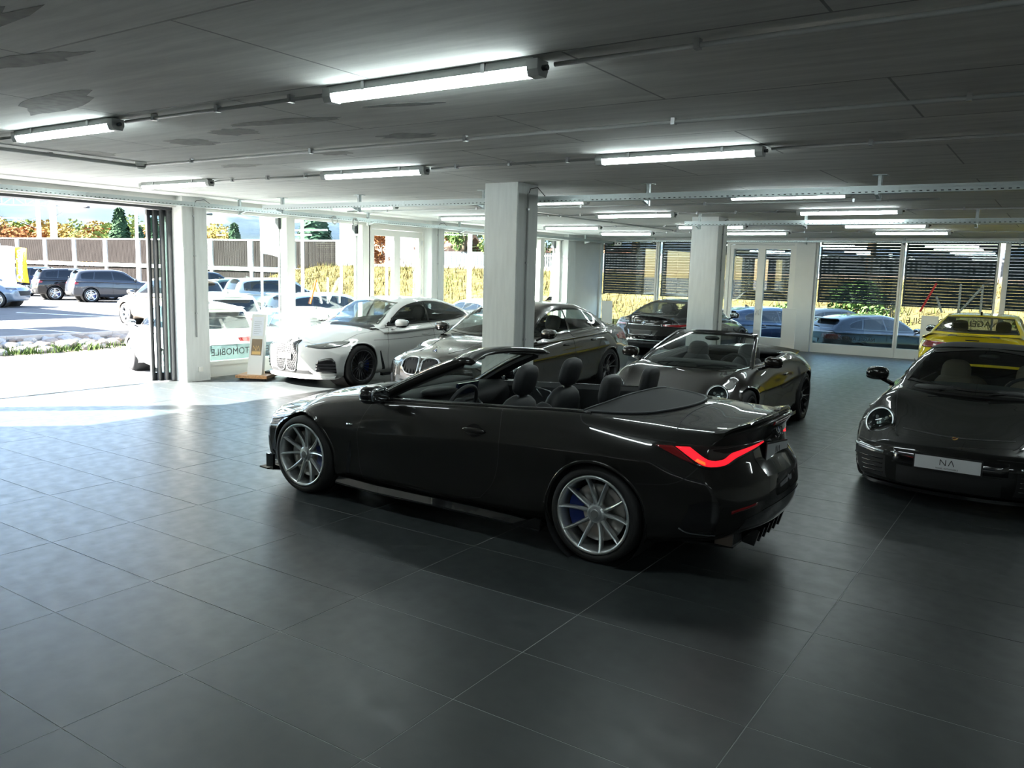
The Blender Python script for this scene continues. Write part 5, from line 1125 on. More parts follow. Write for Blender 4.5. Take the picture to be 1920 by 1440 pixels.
MB().box((-9.4,-12,-.55),(X0-.36,26,-.09)).prism([(-9.4,-.09),(-9.4,-.55),(-12.2,-.55)],-12,26,'y').build('path','concrete_light',kind='structure')
for a,b in (((-24.5,9.6),(-19.3,11.2)),((-30,14.0),(-24.6,16.0))):
    MB().bar((a[0],a[1],-.198),(b[0],b[1],-.198),.12,.006).build('road_marking','line_paint',lot)
# stone strip
sb=thing('stone_border','strip of rounded light boulders and weeds below the kerb of the car park','border',(-18,8,-.5))
MB().prism([(.6,0),(-1.0,0),(-1.0,.24),(.2,.03)],-16,12,'y').build('soil_bed',mat('soil',(.12,.10,.07),.9),sb)
for i,cc in enumerate(((.52,.48,.42),(.42,.36,.30),(.56,.54,.52),(.34,.26,.20))): mat('boulder_%d'%i,[q*.5 for q in cc],.8,noise=(5,.2))
st=[]
for q in range(8):
    bm=bmesh.new(); bmesh.ops.create_icosphere(bm,subdivisions=2,radius=1)
    for v in bm.verts: v.co*=1+.18*math.sin(v.co.x*2.3+q)*math.cos(v.co.y*2.7+q*1.7); v.co.z*=.62
    for f in bm.faces: f.smooth=True
    me=bpy.data.meshes.new('stone'); bm.to_mesh(me); bm.free(); me.materials.append(MT['boulder_%d'%(q%4)]); st.append(me)
for q in range(190):
    u=random.random()**.8; y=random.uniform(-1.5,6.8); s=random.uniform(.10,.21); o=link('stone',random.choice(st),sb,(.3-1.25*u,y,.05+.20*u),(0,0,random.uniform(0,6.3))); o.scale=(s*random.uniform(.9,1.4),s,s)
g=MB()
def blades(g,x,y,z,n,h,sp):
    for _ in range(n):
        a=random.uniform(0,6.28); px,py=x+random.gauss(0,sp),y+random.gauss(0,sp); hh=h*random.uniform(.5,1.2); w=.012+hh*.03; dx,dy=cos(a)*w,sin(a)*w; lx,ly=random.gauss(0,.3)*hh,random.gauss(0,.3)*hh
        g.add([(px-dx,py-dy,z),(px+dx,py+dy,z),(px+lx,py+ly,z+hh)],[(0,1,2)])
for q in range(90): blades(g,random.uniform(.05,.5),random.uniform(-1.5,6.8),.02,14,.22,.12)
g.build('weeds','grass_green',sb,kind='stuff',fixn=False)
# embankment with dry grass, ballast, fence
EP=[(-46,43.8),(-36,41),(-25.6,38.3),(-18,36.2),(-7,34.6),(3,34.3),(16,34.2),(40,34)]
EC=cat_rom(EP,60)
v=[]
for x,y in EC:
    for t,z in ((-9.5,-.5),(-7.5,.0),(-4,1.0),(-.6,1.9),(0,1.95),(2.2,1.98),(6,1.98),(30,1.6)): v.append((x-t*.10,y+t,z+random.uniform(-.08,.08)*(0 if z<-.4 else 1)))
MB().add(v,[(i*8+m,i*8+m+1,(i+1)*8+m+1,(i+1)*8+m) for i in range(59) for m in range(7)],0,True).build('terrain','dry_grass',kind='structure')
g=MB(); g2=MB()
for q in range(5200):
    i=random.random()*58; a,b=EC[int(i)],EC[int(i)+1]; x,y=a[0]+(b[0]-a[0])*(i%1),a[1]+(b[1]-a[1])*(i%1); t=random.uniform(-9,-.2); z=np.interp(t,[-9.5,-7.5,-4,-.6,0],[-.5,0,1,1.9,1.95])
    blades(g if random.random()<.86 else g2,x-t*.1,y+t,z-.03,3,.42,.18)
gr=g.build('dry_grass','dry_grass',fixn=False); tag(gr,'long dry yellow grass covering the railway embankment','grass',kind='stuff')
gr=g2.build('green_weeds',mat('weed_green',(.05,.065,.015),.9,spec=.05),fixn=False); tag(gr,'green weeds scattered in the dry grass of the embankment','weeds',kind='stuff')
v=[]
for x,y in EC: v+=[(x,y+.9,1.96),(x,y+1.2,2.16),(x,y+3.2,2.16)]
o=MB().add(v,[(i*3+m,i*3+m+1,(i+1)*3+m+1,(i+1)*3+m) for i in range(59) for m in range(2)]).build('ballast_bed','ballast'); tag(o,'red-brown railway ballast along the top of the embankment','ballast',kind='stuff')
fen=thing('picket_fence','long dark picket fence on the embankment in front of the trees','fence',(0,0,0)); pk=MB(); FC=cat_rom([(x,y+4.2) for x,y in EP],420)
for x,y in FC: pk.box((x-.05,y-.012,2.0),(x+.05,y+.012,3.05))
pk.build('pickets','fence_dark',fen,kind='stuff',fixn=False)
rl=MB()
for z in (2.2,2.9):
    for a,b in zip(FC[::10],FC[10::10]): rl.bar((a[0],a[1]+.03,z),(b[0],b[1]+.03,z),.05,.08)
rl.build('rails','fence_dark',fen,kind='stuff',fixn=False)
MB().box((-34,46,1.5),(8,46.2,3.2)).build('fence_backing','fence_dark',fen)
# noise barrier
nbr=thing('noise_barrier','long grey-brown ribbed noise barrier behind the car park','barrier',(-40.9,42.4,-.5)); BD=Vector((-45.3,-3.4,0)).normalized(); BN=Vector((BD.y,-BD.x,0)); BL=4.65
if BN.y>0: BN=-BN
def bp(s,dn,z): q=BD*s+BN*dn; return (q.x,q.y,z)
def bbox_(mb,s0,s1,d0,d1,z0,z1):
    v=[bp(s,d,z) for z in (z0,z1) for s,d in ((s0,d0),(s1,d0),(s1,d1),(s0,d1))]; mb.add(v,[(3,2,1,0),(4,5,6,7),(0,1,5,4),(1,2,6,5),(2,3,7,6),(3,0,4,7)])
def ribpanel(h):
    mb=MB(); bbox_(mb,.16,BL-.16,-.05,0,0,h); n_=34
    for k in range(n_): s=.2+(BL-.4)*k/n_; bbox_(mb,s,s+.075,0,.07,0,h)
    return mb.mesh('panel','barrier_rib',False)
pu,pl_=ribpanel(2.05),ribpanel(1.55)
po=MB(); bbox_(po,-.14,.14,-.1,.16,0,4.35); pom=po.mesh('post','concrete_light',False)
pd=MB(); bbox_(pd,.14,.40,-.1,.13,2.2,4.25); pdm=pd.mesh('post_shadow_strip','barrier_dark',False)  # dark strip beside each post stands in for its shadow
for k in range(0,15):
    q=BD*(k*BL)
    link('panel',pu,nbr,(q.x,q.y,2.2)); link('panel',pl_,nbr,(q.x,q.y,.25)); link('post',pom,nbr,(q.x,q.y,0)); link('shadow_strip',pdm,nbr,(q.x,q.y,0))
b_=MB(); bbox_(b_,-.2,15*BL,-.12,.22,1.85,2.15); bbox_(b_,-.2,15*BL,-.12,.22,-.1,.25); bbox_(b_,-.2,15*BL,-.1,.12,4.25,4.36); b_.build('concrete_band','concrete_light',nbr)
e_=MB(); bbox_(e_,-5.5,-.2,-.3,.0,.0,2.3); e_.build('end_wall','concrete_light',nbr); e2=MB(); bbox_(e2,-1.4,-.15,-.1,.1,2.3,4.3); e2.build('end_panel','barrier_dark',nbr)
# masts, poles, flags
def mast(x,y,h,r,lab,arms=()):
    t=thing('railway_mast',lab,'mast',(x,y,0)); MB().box((-r,-r*.7,-.5),(r,r*.7,h)).build('mast_post','steel',t)
    for z,L in arms: MB().tube([(0,0,z),(L*.83,L*.55,z)],.04,6).tube([(0,0,z-1.2),(L*.5,L*.33,z)],.03,6).build('bracket_arm','steel',t); MB().tube([(L*.83,L*.55,z-.05),(L*1.0,L*.66,z-.05)],.11,8).build('insulator','barrier_dark',t)
mast(-95.2,47.6,14,.22,'left railway mast carrying the lattice girder',((6.4,-5),)); mast(-83.4,43.2,14,.30,'thick grey railway mast right of the lattice girder mast',((7.3,3.2),))
t=thing('lattice_girder','steel lattice girder spanning out to the left from the railway mast','girder',(-95.2,47.6,7.9)); gb=MB()
for z in (0,.9): gb.bar((.8,.5,z),(-25,-17,z),.12)
for k in range(22): u=k/22; u2=(k+1)/22; gb.bar((-25*u,-17*u,0),(-25*u,-17*u,.9),.08); gb.bar((-25*u,-17*u,0 if k%2 else .9),(-25*u2,-17*u2,.9 if k%2 else 0),.05)
gb.build('lattice','steel',t)
for x,y,z0,z1,lab in ((-66,43,6.6,9.5,'overhead wire dropper hanging right of the masts'),(-60,43.5,6.2,9.5,'second overhead wire dropper beside the lamp post')):
    t=thing('wire_dropper',lab,'wire',(x,y,z0)); MB().tube([(0,0,0),(-.2,0,z1-z0)],.05,6).build('rod','line_paint',t); MB().tube([(.3,.2,-.05),(1.3,.8,-.05)],.10,8).build('insulator','barrier_dark',t); MB().tube([(0,0,0),(.3,.2,-.05)],.04,6).build('wire','steel',t)
for x,y,h,lab in ((-47.3,30,11,'tall white lamp post in front of the noise barrier by the conifers'),(-17.3,27,9,'white lamp post seen through the glass left of the broad column')):
    t=thing('lamp_post',lab,'lamp post',(x,y,-.4)); MB().tube([(0,0,0),(0,0,h)],[.12,.07],10).build('post','line_paint',t); MB().tube([(0,0,h),(.4,.25,h+.15),(1.4,.9,h+.2)],.05,8).build('lamp_arm','line_paint',t); MB().sup((1.6,1.0,h+.2),(.35,.16,.07),2.5).build('lamp_head','line_paint',t)
mat('flag_white',(.82,.83,.82),.7); mat('flag_green',(.02,.22,.15),.7); mat('flag_yellow',(.85,.50,.02),.7); mat('flag_ink_grey',(.35,.36,.42),.7); mat('flag_ink_green',(.05,.30,.18),.7)
def flagcloth(name,w,h,m,par,x0=.05,z=0,amp=.05):
    v=[]; NX,NZ=9,12
    for j in range(NZ):
        for i in range(NX): u=i/(NX-1); v.append((x0+w*u*(1-.10*sin(3*j/NZ)),amp*sin(5*u+2.2*j/NZ)*u,z-h*j/(NZ-1)-.12*u*u*h*.3))
    f=[(j*NX+i,j*NX+i+1,(j+1)*NX+i+1,(j+1)*NX+i) for j in range(NZ-1) for i in range(NX-1)]
    mb=MB().add(v,f,0,True); mb.add([(a,b+.004,c) for a,b,c in v],[q[::-1] for q in f],0,True); return mb.build(name,m,par,fixn=False)
FA=atan2(.555,.832)
def flag(x,y,zb,hp,w,h,lab,m='flag_white',txt=None,tm='flag_white',ts=.5,second=None,up_=1):
    t=thing('flag',lab,'flag',(x,y,zb),FA); MB().tube([(0,0,0),(0,0,hp)],.04,8).build('flag_pole','line_paint',t)
    c=flagcloth('flag_cloth',w,h,m,t,z=hp-.1,amp=.03)
    if second: flagcloth('flag_cloth',w*.85,h*.96,second,t,x0=.05+w*.99,z=hp-.16,amp=.08)
    if txt:
        for s_,tmn,xo in txt: link('flag_lettering',text_mesh(s_,ts,.004,mname=tmn,bold=.012),c,(xo,-.09,hp-.15-h*.5),(radians(90),radians(-90*up_),0))
    return t
flag(-45.3,19.4,-.2,3.3,1.15,2.5,'green vertical banner with white SKODA lettering at the left edge','flag_green',[('SKODA','flag_white',.62)],ts=.62)
flag(-41.2,18.6,-.2,2.85,.75,1.85,'white and yellow vertical banners with lettering, behind the parked cars','flag_white',[('gemo','flag_ink_grey',.40),('Occasion','flag_white',1.02)],ts=.42,second='flag_yellow')
for x,y,w,lab in ((-16.7,15.2,.55,'white flag with green edge seen through the left glass bay'),(-14.6,16.6,.75,'white flag on a pole left of the glazed double door'),(-13.3,17.3,.85,'white flag on a pole behind the glazed double door')):
    t=flag(x,y,-.5,6.3,w,3.4,lab)
t=thing('flag_pole','plain white pole between the flags seen through the glass','pole',(-15.6,15.9,-.5)); MB().tube([(0,0,0),(0,0,6)],.05,8).build('pole','line_paint',t)
# white and orange logo on the left glazing (read from outside)
mat('logo_orange',(.85,.22,.03),.5); mat('logo_white',(.85,.86,.86),.5)
for a,b,m in (((9.02,1.24),(9.19,1.72),'logo_orange'),((9.20,1.66),(9.33,1.24),'logo_white'),((9.50,1.24),(9.50,1.76),'logo_white'),((9.50,1.26),(9.80,1.74),'logo_white'),((9.82,1.24),(9.82,1.76),'logo_white')):
    MB().bar((.010,a[0]-8.52,a[1]),(.010,b[0]-8.52,b[1]),.036,.004,upv=(1,0,0)).build('logo_stroke',m,w3)
# ---------------------------------------------------------------- parked cars outside
def suv_shape(): return Shape(nose=2.28,tail=-2.32,ax=(1.37,-1.37),bf=.34,ef=2.6,br=.20,er=3,xfa=1.1,xra=-1.6,R=.41,zc=.36,flare=.02,zcap_f=.6,zcap_r=.75,sill=.04,
   zb=[(2.3,.30),(1.8,.25),(0,.24),(-2.3,.32)],zs=[(2.28,.80),(2.05,.92),(1.4,1.0),(.8,1.03),(0,1.05),(-1.4,1.10),(-2.3,1.08)],zt=[(2.28,.86),(2.1,.98),(1.4,1.07),(.9,1.09),(0,1.08),(-2.3,1.14)],
   w=[(2.28,.86),(1.8,.91),(0,.91),(-1.4,.93),(-2.3,.87)],ws=[(2.28,.70),(1.5,.80),(0,.84),(-1.4,.84),(-2.3,.76)],zw=[(2.3,.62),(0,.72),(-2.3,.78)],pf=[(.2,-.10),(.35,0),(.75,-.01),(.85,-.08),(1,-.2)],pr=[(.25,.14),(.4,.02),(.6,0),(.85,.04),(1.1,.14)])
def suv_cabin(): return Cabin(xf=1.16,xb=-2.18,xm=(.2,-1.5),bf=.12,br=.10,crown=.06,zr=[(1.16,1.06),(.85,1.22),(.2,1.60),(-.3,1.66),(-1.3,1.64),(-1.85,1.58),(-2.02,1.44),(-2.18,1.12)],wr=[(1.16,.7),(.2,.62),(-1.5,.62),(-2.18,.62)],wb=[(1.16,.78),(.4,.83),(-1.4,.83),(-2.18,.76)],zbelt=[(1.16,1.02),(0,1.05),(-1.4,1.09),(-2.18,1.09)])
def hatch_shape(): return Shape(nose=2.2,tail=-2.25,ax=(1.34,-1.34),bf=.36,ef=2.6,br=.22,er=3,xfa=1.1,xra=-1.5,R=.37,zc=.33,flare=.015,zcap_f=.5,zcap_r=.65,sill=.035,
   zb=[(2.3,.22),(0,.18),(-2.3,.28)],zs=[(2.2,.66),(2.0,.76),(1.4,.85),(.8,.91),(0,.95),(-1.4,1.0),(-2.25,.98)],zt=[(2.2,.72),(2.0,.84),(1.4,.93),(.9,.97),(0,.98),(-2.25,1.03)],
   w=[(2.2,.84),(1.8,.89),(0,.895),(-1.4,.91),(-2.25,.85)],ws=[(2.2,.66),(1.5,.76),(0,.81),(-1.4,.81),(-2.25,.72)],zw=[(2.3,.52),(0,.64),(-2.3,.70)],pf=[(.2,-.08),(.32,0),(.6,-.01),(.7,-.08),(.9,-.2)],pr=[(.25,.14),(.36,.02),(.55,0),(.8,.06),(1.0,.12)])
def hatch_cabin(): return Cabin(xf=1.10,xb=-2.12,xm=(.2,-1.3),bf=.12,br=.10,crown=.06,zr=[(1.10,.95),(.8,1.10),(.2,1.40),(-.3,1.47),(-1.1,1.44),(-1.6,1.36),(-1.85,1.24),(-2.12,1.02)],wr=[(1.1,.66),(.2,.57),(-1.3,.56),(-2.12,.55)],wb=[(1.1,.74),(.4,.79),(-1.3,.79),(-2.12,.70)],zbelt=[(1.1,.92),(0,.955),(-1.3,.99),(-2.12,.99)])
def parked(name,lab,col,kind,x,y,z,hd,rim='rim_silver',scale=1.0,style='twin5',metal=.3,plate_=False,det=True,head=False,grp=None):
    root=thing(name,lab,'car',(x,y,z),radians(hd),grp,scale); pm=paint('lot_paint_%s'%lab.replace(' ','_')[:40],col,metal,.3).name
    suv=kind=='suv'; S,C=(suv_shape(),suv_cabin()) if suv else (hatch_shape(),hatch_cabin())
    if suv:
        P=dict(wind=([(-.68,1.13),(0,1.10),(.68,1.13)],[(-.58,1.54),(0,1.58),(.58,1.54)]),side=[([(.80,1.09),(-.6,1.12),(-1.75,1.17)],[(.80,1.095),(.35,1.40),(-.1,1.545),(-1.0,1.545),(-1.72,1.46),(-1.78,1.20)])],rear=([(-.62,1.18),(.62,1.18)],[(-.54,1.50),(.54,1.50)]),pillar=[[(-.28,1.10),(-.32,1.56)],[(-1.22,1.13),(-1.12,1.55)]],
           tail=[([(.22,.90),(0,.90),(-.35,.93)],[(.22,1.0),(0,1.02),(-.35,1.0)],'red_lens')],head=[([(.22,.80),(-.2,.78)],[(.24,.87),(-.2,.86)],'lamp_glass_dark')],mirror=(.74,1.02,1.14),wheel=(style,.36,.265,.24,(.90,.92),rim),
           patches=[('bumper_insert','R',[(-.70,.33),(.70,.33)],[(-.66,.52),(.66,.52)],'matte_black'),('grille','F',[(-.5,.52),(.5,.52)],[(-.58,.72),(.58,.72)],'matte_black')],lines=[('shut_line','L',[(-.30,1.06),(-.34,.7),(-.30,.34)]),('shut_line','L',[(.72,1.04),(.80,.8),(.76,.32)]),('shut_line','L',[(-1.2,1.1),(-1.1,.8),(-1.0,.62)])],handles=[(-.1,.93),(-1.0,.96)])
    else:
        P=dict(wind=([(-.64,1.0),(0,.975),(.64,1.0)],[(-.53,1.35),(0,1.39),(.53,1.35)]),side=[([(.78,.98),(-.6,1.015),(-1.5,1.07)],[(.78,.985),(.4,1.20),(0,1.34),(-.9,1.345),(-1.45,1.22),(-1.52,1.09)])],rear=([(-.56,1.06),(.56,1.06)],[(-.46,1.30),(.46,1.30)]),pillar=[[(-.28,1.0),(-.33,1.36)],[(-1.12,1.04),(-1.0,1.33)]],
           tail=[([(.24,.80),(0,.78),(-.30,.80)],[(.24,.92),(0,.94),(-.30,.92)],'red_lens')],head=[([(.22,.66),(-.25,.62)],[(.24,.73),(-.25,.69)],'lamp_glass_dark')],mirror=(.66,.98,1.03),wheel=(style,.33,.245,.22,(.885,.90),rim),
           patches=[('bumper_insert','R',[(-.66,.29),(.66,.29)],[(-.62,.42),(.62,.42)],'matte_black'),('grille','F',[(-.45,.36),(.45,.36)],[(-.5,.50),(.5,.50)],'matte_black')],lines=[('shut_line','L',[(-.30,.97),(-.34,.7),(-.30,.28)]),('shut_line','L',[(.70,.93),(.78,.7),(.74,.28)])],handles=[(-.1,.82),(-.95,.86)])
    P['lw']=.012; P['wd']=False; P['fin']=(-1.35 if suv else -1.0,0,1.645 if suv else 1.455)
    c=closed(root,pm,S,C,P,40,(9,6,9),see=False)
    # roof spoiler over the tailgate glass, wiper
    xs,zs_=(-1.98,1.60) if suv else (-1.78,1.335)
    MB().sup((xs,0,zs_),(.16,.54 if suv else .50,.025),3,18,6).build('roof_spoiler',pm,root)
    h=c.hit('R',-.05,1.22 if suv else 1.10)[0]; h2=c.hit('R',.35,1.26 if suv else 1.13)[0]; MB().tube([(h.x-.02,h.y,h.z),(h2.x-.03,h2.y,h2.z)],.012,5).build('rear_wiper','matte_black',root)
    if plate_: p=c.hit('R',0,.80 if suv else .72)[0]; plate(root,(p.x-.01,0,.80 if suv else .72),(0,0,radians(90)),.5,.11)
    return root
W_,DK,NV,BL_=(.78,.78,.77),(.05,.055,.065),(.02,.035,.075),(.012,.013,.015)
parked('white_suv_car','white SUV parked nose out, its rear against the window beside the column',W_,'suv',-11.45,8.85,-.5,162,metal=0,plate_=True)
parked('white_estate_car','white estate with dark rear window parked outside, behind the white coupe',W_,'hatch',-10.55,11.15,-.5,162,metal=0,scale=1.04)
parked('blue_suv_car','pale silver-blue SUV parked across behind the white estate',(.34,.44,.58),'suv',-14.6,16.3,-.5,76,metal=.5,style='five')
parked('pale_suv_car','white SUV behind the white SUV by the window',(.74,.75,.74),'suv',-16.0,12.9,-.5,158,metal=0)
parked('grey_suv_car','grey SUV in the second row seen over the white SUV roof',(.30,.33,.34),'suv',-20.9,19.6,-.2,72)
parked('dark_estate_car','dark teal estate in the far row seen just right of the white column',(.03,.06,.06),'hatch',-27,22.5,-.2,72)
parked('beige_suv_car','beige metallic SUV crossing beyond the stone strip',(.52,.44,.37),'suv',-20.9,14.75,-.2,178,metal=.4,rim='satin_silver')
parked('charcoal_suv_car','charcoal SUV with black and silver wheels, rightmost of the row before the barrier',(.05,.055,.065),'suv',-36.9,22.2,-.2,74,style='five')
parked('black_suv_car','glossy black SUV left of the charcoal SUV',BL_,'suv',-39.8,21.9,-.2,74,style='five')
parked('navy_suv_car','navy SUV with white wheel trims and bright red tail light',NV,'suv',-44.7,22.9,-.2,72,style='five',rim='flag_white')
parked('silver_car','pale silver car at the left edge behind the navy SUV',(.55,.60,.64),'hatch',-48.5,22.0,-.2,72)
parked('slate_suv_car','slate blue-grey SUV front at the left edge, black and silver wheel',(.16,.20,.25),'suv',-35.2,14.6,-.2,42,style='five')
parked('midnight_suv_car','dark blue SUV with raised roof spoiler beside the black door frames',(.02,.03,.05),'suv',-35.5,27.0,-.2,74)
parked('hatch_car','white-roofed hatchback seen through the glass left of the broad column',(.60,.66,.70),'hatch',-10.4,18.2,-.35,160)
parked('blue_hatch_car','dark blue hatchback with rear wiper outside the white double door',(.015,.03,.06),'hatch',-3.4,25.3,-.5,52,style='five',rim='rim_dark',scale=1.04)
parked('black_estate_car','black estate with white plate outside the back window with lettering',(.014,.018,.026),'hatch',-.15,25.0,-.55,50,style='five',rim='rim_dark',plate_=True,scale=1.02)
parked('grey_hatch_car','dark hatchback partly hidden between the two dark cars outside',(.02,.028,.04),'hatch',-2.1,28.6,-.5,50,rim='rim_dark')
# ---------------------------------------------------------------- trees, houses, hills
LEAF={}
for nm,cc in (('leaf_green',(0.060,0.102,0.027)),('leaf_light',(0.120,0.156,0.042)),('leaf_dark',(0.021,0.045,0.021)),('leaf_rust',(0.182,0.077,0.028)),('leaf_gold',(0.220,0.149,0.039)),('bark',(.10,.075,.055)),('leaf_blue',(0.030,0.060,0.036))): mat(nm,cc,.85,noise=(.8,.35),spec=.1)
def leafcloud(n,rx,rz,s,cl=14,hollow=.55):
    mb=MB(); C=[]
    for _ in range(cl):
        a,b=random.uniform(0,6.28),random.uniform(-.6,1)*pi/2; C.append((rx*.62*cos(a)*cos(b),rx*.62*sin(a)*cos(b),rz*.62*sin(b)))
    for _ in range(n):
        c=random.choice(C); d=Vector((random.gauss(0,1),random.gauss(0,1),random.gauss(0,1))).normalized()*random.uniform(hollow,1); p=Vector((c[0]+d.x*rx*.42,c[1]+d.y*rx*.42,c[2]+d.z*rz*.40))
        u=Vector((random.gauss(0,1),random.gauss(0,1),random.gauss(0,1))).normalized()*s; w=u.orthogonal().normalized()*s*random.uniform(.5,.9)
        mb.add([p-u*.5-w*.2,p+w*.5,p+u*.5+w*.2,p-w*.5],[(0,1,2,3)])
    return mb
CRN=[leafcloud(1700,1,1,.13) for _ in range(3)]
CME={}
def crown(i,m):
    if (i,m) not in CME: CME[(i,m)]=CRN[i].mesh('crown',m,False)
    return CME[(i,m)]
def tree(x,y,z,h,w,m,lab,nm='deciduous_tree'):
    t=thing(nm,lab,'tree',(x,y,z),random.uniform(0,6)); o=link('crown',crown(random.randrange(3),m),t,(0,0,h*.60)); o.scale=(w/2,w/2,h*.42)
    MB().tube([(0,0,0),(.05,0,h*.4),(.1,.05,h*.72)],[h*.03,h*.022,h*.008],7).tube([(.05,0,h*.4),(w*.2,0,h*.66)],[h*.012,h*.005],5).tube([(.05,0,h*.38),(-w*.2,w*.08,h*.64)],[h*.012,h*.005],5).build('trunk','bark',t); return t
def conifer_mesh(m):
    mb=MB(); L=26
    for j in range(L):
        u=j/L; z=.06+.92*u; R=.27*(1-u)**.85+.012; n_=max(6,int(20*(1-u)+5))
        for k in range(n_):
            a=6.283*k/n_+j*.7+random.uniform(-.2,.2); r=R*random.uniform(.75,1.15); d=Vector((cos(a),sin(a),0)); s=Vector((-sin(a),cos(a),0)); dr=-.10*r-.02
            p=Vector((0,0,z)); q=p+d*r+Vector((0,0,dr*1.6)); mid=p+d*r*.55+Vector((0,0,dr*.5)); wd=.032+.05*r
            mb.add([p,mid+s*wd,q,mid-s*wd],[(0,1,2,3)]); mb.add([mid+Vector((0,0,.02)),mid+s*wd*1.5+d*.03+Vector((0,0,-.03)),q+Vector((0,0,-.035)),mid-s*wd*1.5+d*.03+Vector((0,0,-.03))],[(0,1,2,3)])
    return mb.mesh('foliage',m,False)
CON=[conifer_mesh('leaf_dark'),conifer_mesh('leaf_blue')]
def conifer(x,y,z,h,lab,k=0,w=1.0):
    t=thing('conifer_tree',lab,'tree',(x,y,z),random.uniform(0,6)); o=link('foliage',CON[k],t); o.scale=(h*w,h*w,h); MB().tube([(0,0,0),(0,0,h*.9)],[h*.02,h*.004],7).build('trunk','bark',t)
conifer(-91,55,0,8.6,'tall dark conifer, left one of the pair above the noise barrier',0,1.15); conifer(-88,57.5,0,7.6,'dark conifer, right one of the pair above the noise barrier',0,1.2); conifer(-95,60,0,6.6,'pale conifer beside the black door frames above the barrier',1,1.1)
conifer(-71.4,56.4,0,6.6,'small dark conifer over the barrier right of the white column',0,1.1); conifer(-52.6,50.7,0,8.2,'broad blue-green conifer over the barrier behind the glass',1,1.5); conifer(-74.5,56,0,4.6,'tiny conifer tip at the edge of the white column',0,1)
tree(-40,46,.5,4.6,3.2,'leaf_rust','rust-red tree right of the end of the noise barrier'); tree(-43,50,.5,4.8,3.0,'leaf_gold','golden tree behind the end of the noise barrier'); tree(-36.4,46,1.5,8.5,2.6,'leaf_blue','slim dark green tree in the left pane of the double door')
tree(-36.5,50.5,1.5,5.8,5.6,'leaf_light','light green round tree behind the double door'); tree(-32.4,46.5,1.5,7.6,3.6,'leaf_green','dense green tree in the right pane of the double door'); tree(-29.2,46.5,1.5,4.4,3.4,'leaf_light','pale shrub-like tree at the right of the double door')
tree(-28.2,45.0,1.5,9,4,'leaf_light','tall yellow-green tree left of the lamp post by the broad column'); tree(-25.4,44.8,1.5,6.0,4.6,'leaf_green','green tree left of the broad column'); tree(-21,44,1.5,7.0,5,'leaf_green','bushy green tree right of the broad column'); tree(-17.2,43.5,1.5,10,5.4,'leaf_gold','tall yellowing tree by the corner column'); tree(-24,52,1.5,12,7,'leaf_light','large pale tree far behind the broad column')
tree(-12,44,1.5,9,6,'leaf_green','green tree behind the first blind'); tree(-4,44,1.5,9,7,'leaf_dark','dark tree behind the double door blind'); tree(5,45,1.5,9,7,'leaf_green','green tree behind the blind with the logo'); tree(12,45,1.5,9,7,'leaf_light','light tree behind the last blind')
for x,y,s,lab in ((-1.6,29.6,2.6,'round green bush on the slope left of the black estate'),(-3.9,28.8,1.6,'small green bush on the slope behind the dark blue hatchback')):
    t=thing('bush',lab,'bush',(x,y,-.4)); o=link('foliage',crown(1,'leaf_green'),t,(0,0,s*.42)); o.scale=(s*.55,s*.55,s*.5); MB().tube([(0,0,0),(0,0,s*.5)],[.05,.02],6).build('stem','bark',t)
# belt of autumn trees behind the barrier
fb=MB()
fo={m:MB() for m in ('leaf_rust','leaf_gold','leaf_light')}
for k in range(64):
    px=-8+k*.9; d=Vector((cos(radians(149+px*.36-3)),sin(radians(149+px*.36-3)),0)); D=random.uniform(150,190); p=Vector((4.6,-2.3,0))+d*D; src=CRN[k%3]; m=random.choice(['leaf_rust','leaf_rust','leaf_gold','leaf_light']); h=random.uniform(6.2,9); w=random.uniform(4.5,6.5); a=random.uniform(0,6)
    vv=[(p.x+(x*cos(a)-y*sin(a))*w,p.y+(x*sin(a)+y*cos(a))*w,h*.55+z*h*.52) for x,y,z in src.v[::1]][:3600]; fo[m].add(vv,[tuple(range(i,i+4)) for i in range(0,len(vv),4)])
ft=thing('autumn_forest','belt of rust and gold autumn trees beyond the noise barrier','forest',(0,0,0)); ft['kind']='stuff'
for m,q in fo.items(): q.build('foliage',m,ft,fixn=False,kind='stuff')
# house roofs behind the fence
mat('roof_tile',(.36,.17,.11),.8,noise=(8,.2)); mat('render_wall',(.72,.68,.60),.8)
def house(x,y,w,d,zw,zr,rz,lab,solar=False):
    t=thing('house',lab,'house',(x,y,1.0),rz); MB().box((-w/2,-d/2,0),(w/2,d/2,zw)).build('wall','render_wall',t)
    r=MB().prism([(-d/2-.5,zw-.2),(0,zr),(d/2+.5,zw-.2),(d/2+.5,zw-.35),(0,zr-.18),(-d/2-.5,zw-.35)],-w/2-.4,w/2+.4,'x').build('roof','roof_tile',t)
    n_=6
    for k in range(n_):
        u=k/n_; y0=-d/2-.5+(d/2+.5)*u; z0=zw-.2+(zr-zw+.2)*u; MB().box((-w/2-.4,y0,z0-.02),(w/2+.4,y0+.10,z0+.10)).build('tile_course','roof_tile',r)
    MB().box((w*.2,-.3,zr-.8),(w*.2+.6,.3,zr+.5)).build('chimney','render_wall',t)
    for k in range(3): MB().box((-w*.35+k*w*.3,-d/2-.03,.5),(-w*.35+k*w*.3+.9,-d/2+.02,1.6)).build('window',mat('far_window',(.05,.06,.08),.2),t)
house(-39.5,49.5,10,7,1.5,3.6,.12,'house with red-brown tiled roof behind the picket fence'); house(-25,52,7,6,1.0,2.7,.1,'low pale house with reddish roof behind the fence by the broad column')
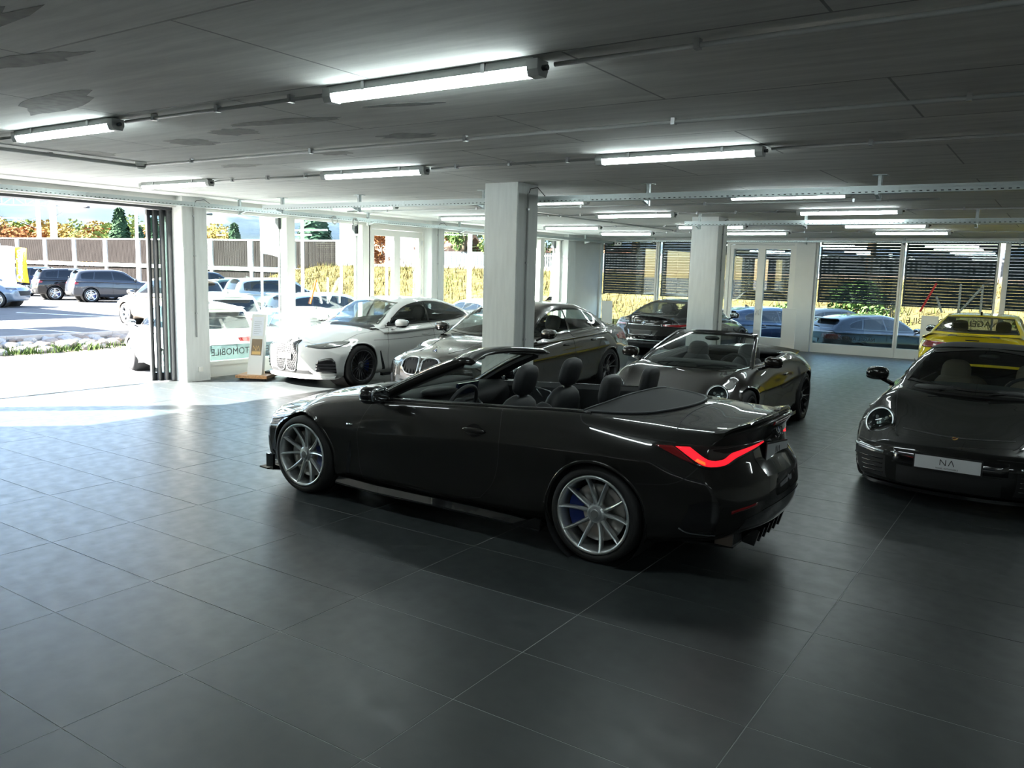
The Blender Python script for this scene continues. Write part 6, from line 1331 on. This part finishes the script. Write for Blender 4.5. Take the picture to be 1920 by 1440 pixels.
# hills
mat('hill_forest',(.060,.085,.060),.95,spec=.0); hm=MT['hill_forest']; n,l,b=nodes(hm); tc=n.new('ShaderNodeTexCoord'); a1=n.new('ShaderNodeTexNoise'); a1.inputs['Scale'].default_value=.009; a1.inputs['Detail'].default_value=6; l.new(tc.outputs['Object'],a1.inputs[0])
cr=n.new('ShaderNodeValToRGB'); cr.color_ramp.elements[0].position=.40; cr.color_ramp.elements[0].color=(.020,.026,.024,1); cr.color_ramp.elements[1].position=.66; cr.color_ramp.elements[1].color=(.12,.12,.07,1); e=cr.color_ramp.elements.new(.58); e.color=(.032,.038,.028,1); l.new(a1.outputs[0],cr.inputs[0]); l.new(cr.outputs[0],b.inputs['Base Color'])
v=[]; NA,NR=90,16
for j in range(NR):
    D=650+110*j
    for i in range(NA):
        an=radians(85+95*i/(NA-1)); ph=(i/(NA-1)); top=(60+115*sstep((ph-.12)/.45))*(1+.10*sin(i*.37)+.05*sin(i*.9+2)); t=j/(NR-1)
        v.append((4.6+D*cos(an),-2.3+D*sin(an),-4+top*sstep(t)*1.25+5*sin(i*.8+j*1.3)*t))
MB().add(v,[(j*NA+i,j*NA+i+1,(j+1)*NA+i+1,(j+1)*NA+i) for j in range(NR-1) for i in range(NA-1)],0,True).build('hills','hill_forest',kind='structure',fixn=False)
# real haze between the valley and the hills
hz=bpy.data.materials.new('haze'); hz.use_nodes=True; n=hz.node_tree.nodes; n.clear(); o=n.new('ShaderNodeOutputMaterial'); s=n.new('ShaderNodeVolumeScatter'); s.inputs['Color'].default_value=(.36,.52,1,1); s.inputs['Density'].default_value=.00013; s.inputs['Anisotropy'].default_value=.0; hz.node_tree.links.new(s.outputs[0],o.inputs['Volume']); MT['haze']=hz
MB().box((-2600,215,-3),(600,2400,420)).box((-2600,-400,-3),(-230,214.9,420)).build('valley_haze','haze',kind='stuff')
bpy.data.objects['valley_haze']['label']='pale blue haze in front of the wooded hills'; bpy.data.objects['valley_haze']['category']='haze'
# unseen roofs added beyond the left edge to cast shadows on the car park
for x0,x1,y1,lab in ((-27.6,-23.8,6.4,'flat roof added out of view to cast a shadow on the car park'),(-39.3,-31.3,10.4,'wide flat roof added out of view to cast a shadow on the car park')):
    t=thing('shadow_roof',lab,'shadow_roof',((x0+x1)/2,y1-12,-.2)); w=(x1-x0)/2; MB().box((-w,-12,5.1),(w,12,5.3)).build('roof','steel',t)
    for yy in (-11,-4,3,10): MB().tube([(0,yy,0),(0,yy,5.1)],.1,8).build('post','steel',t)
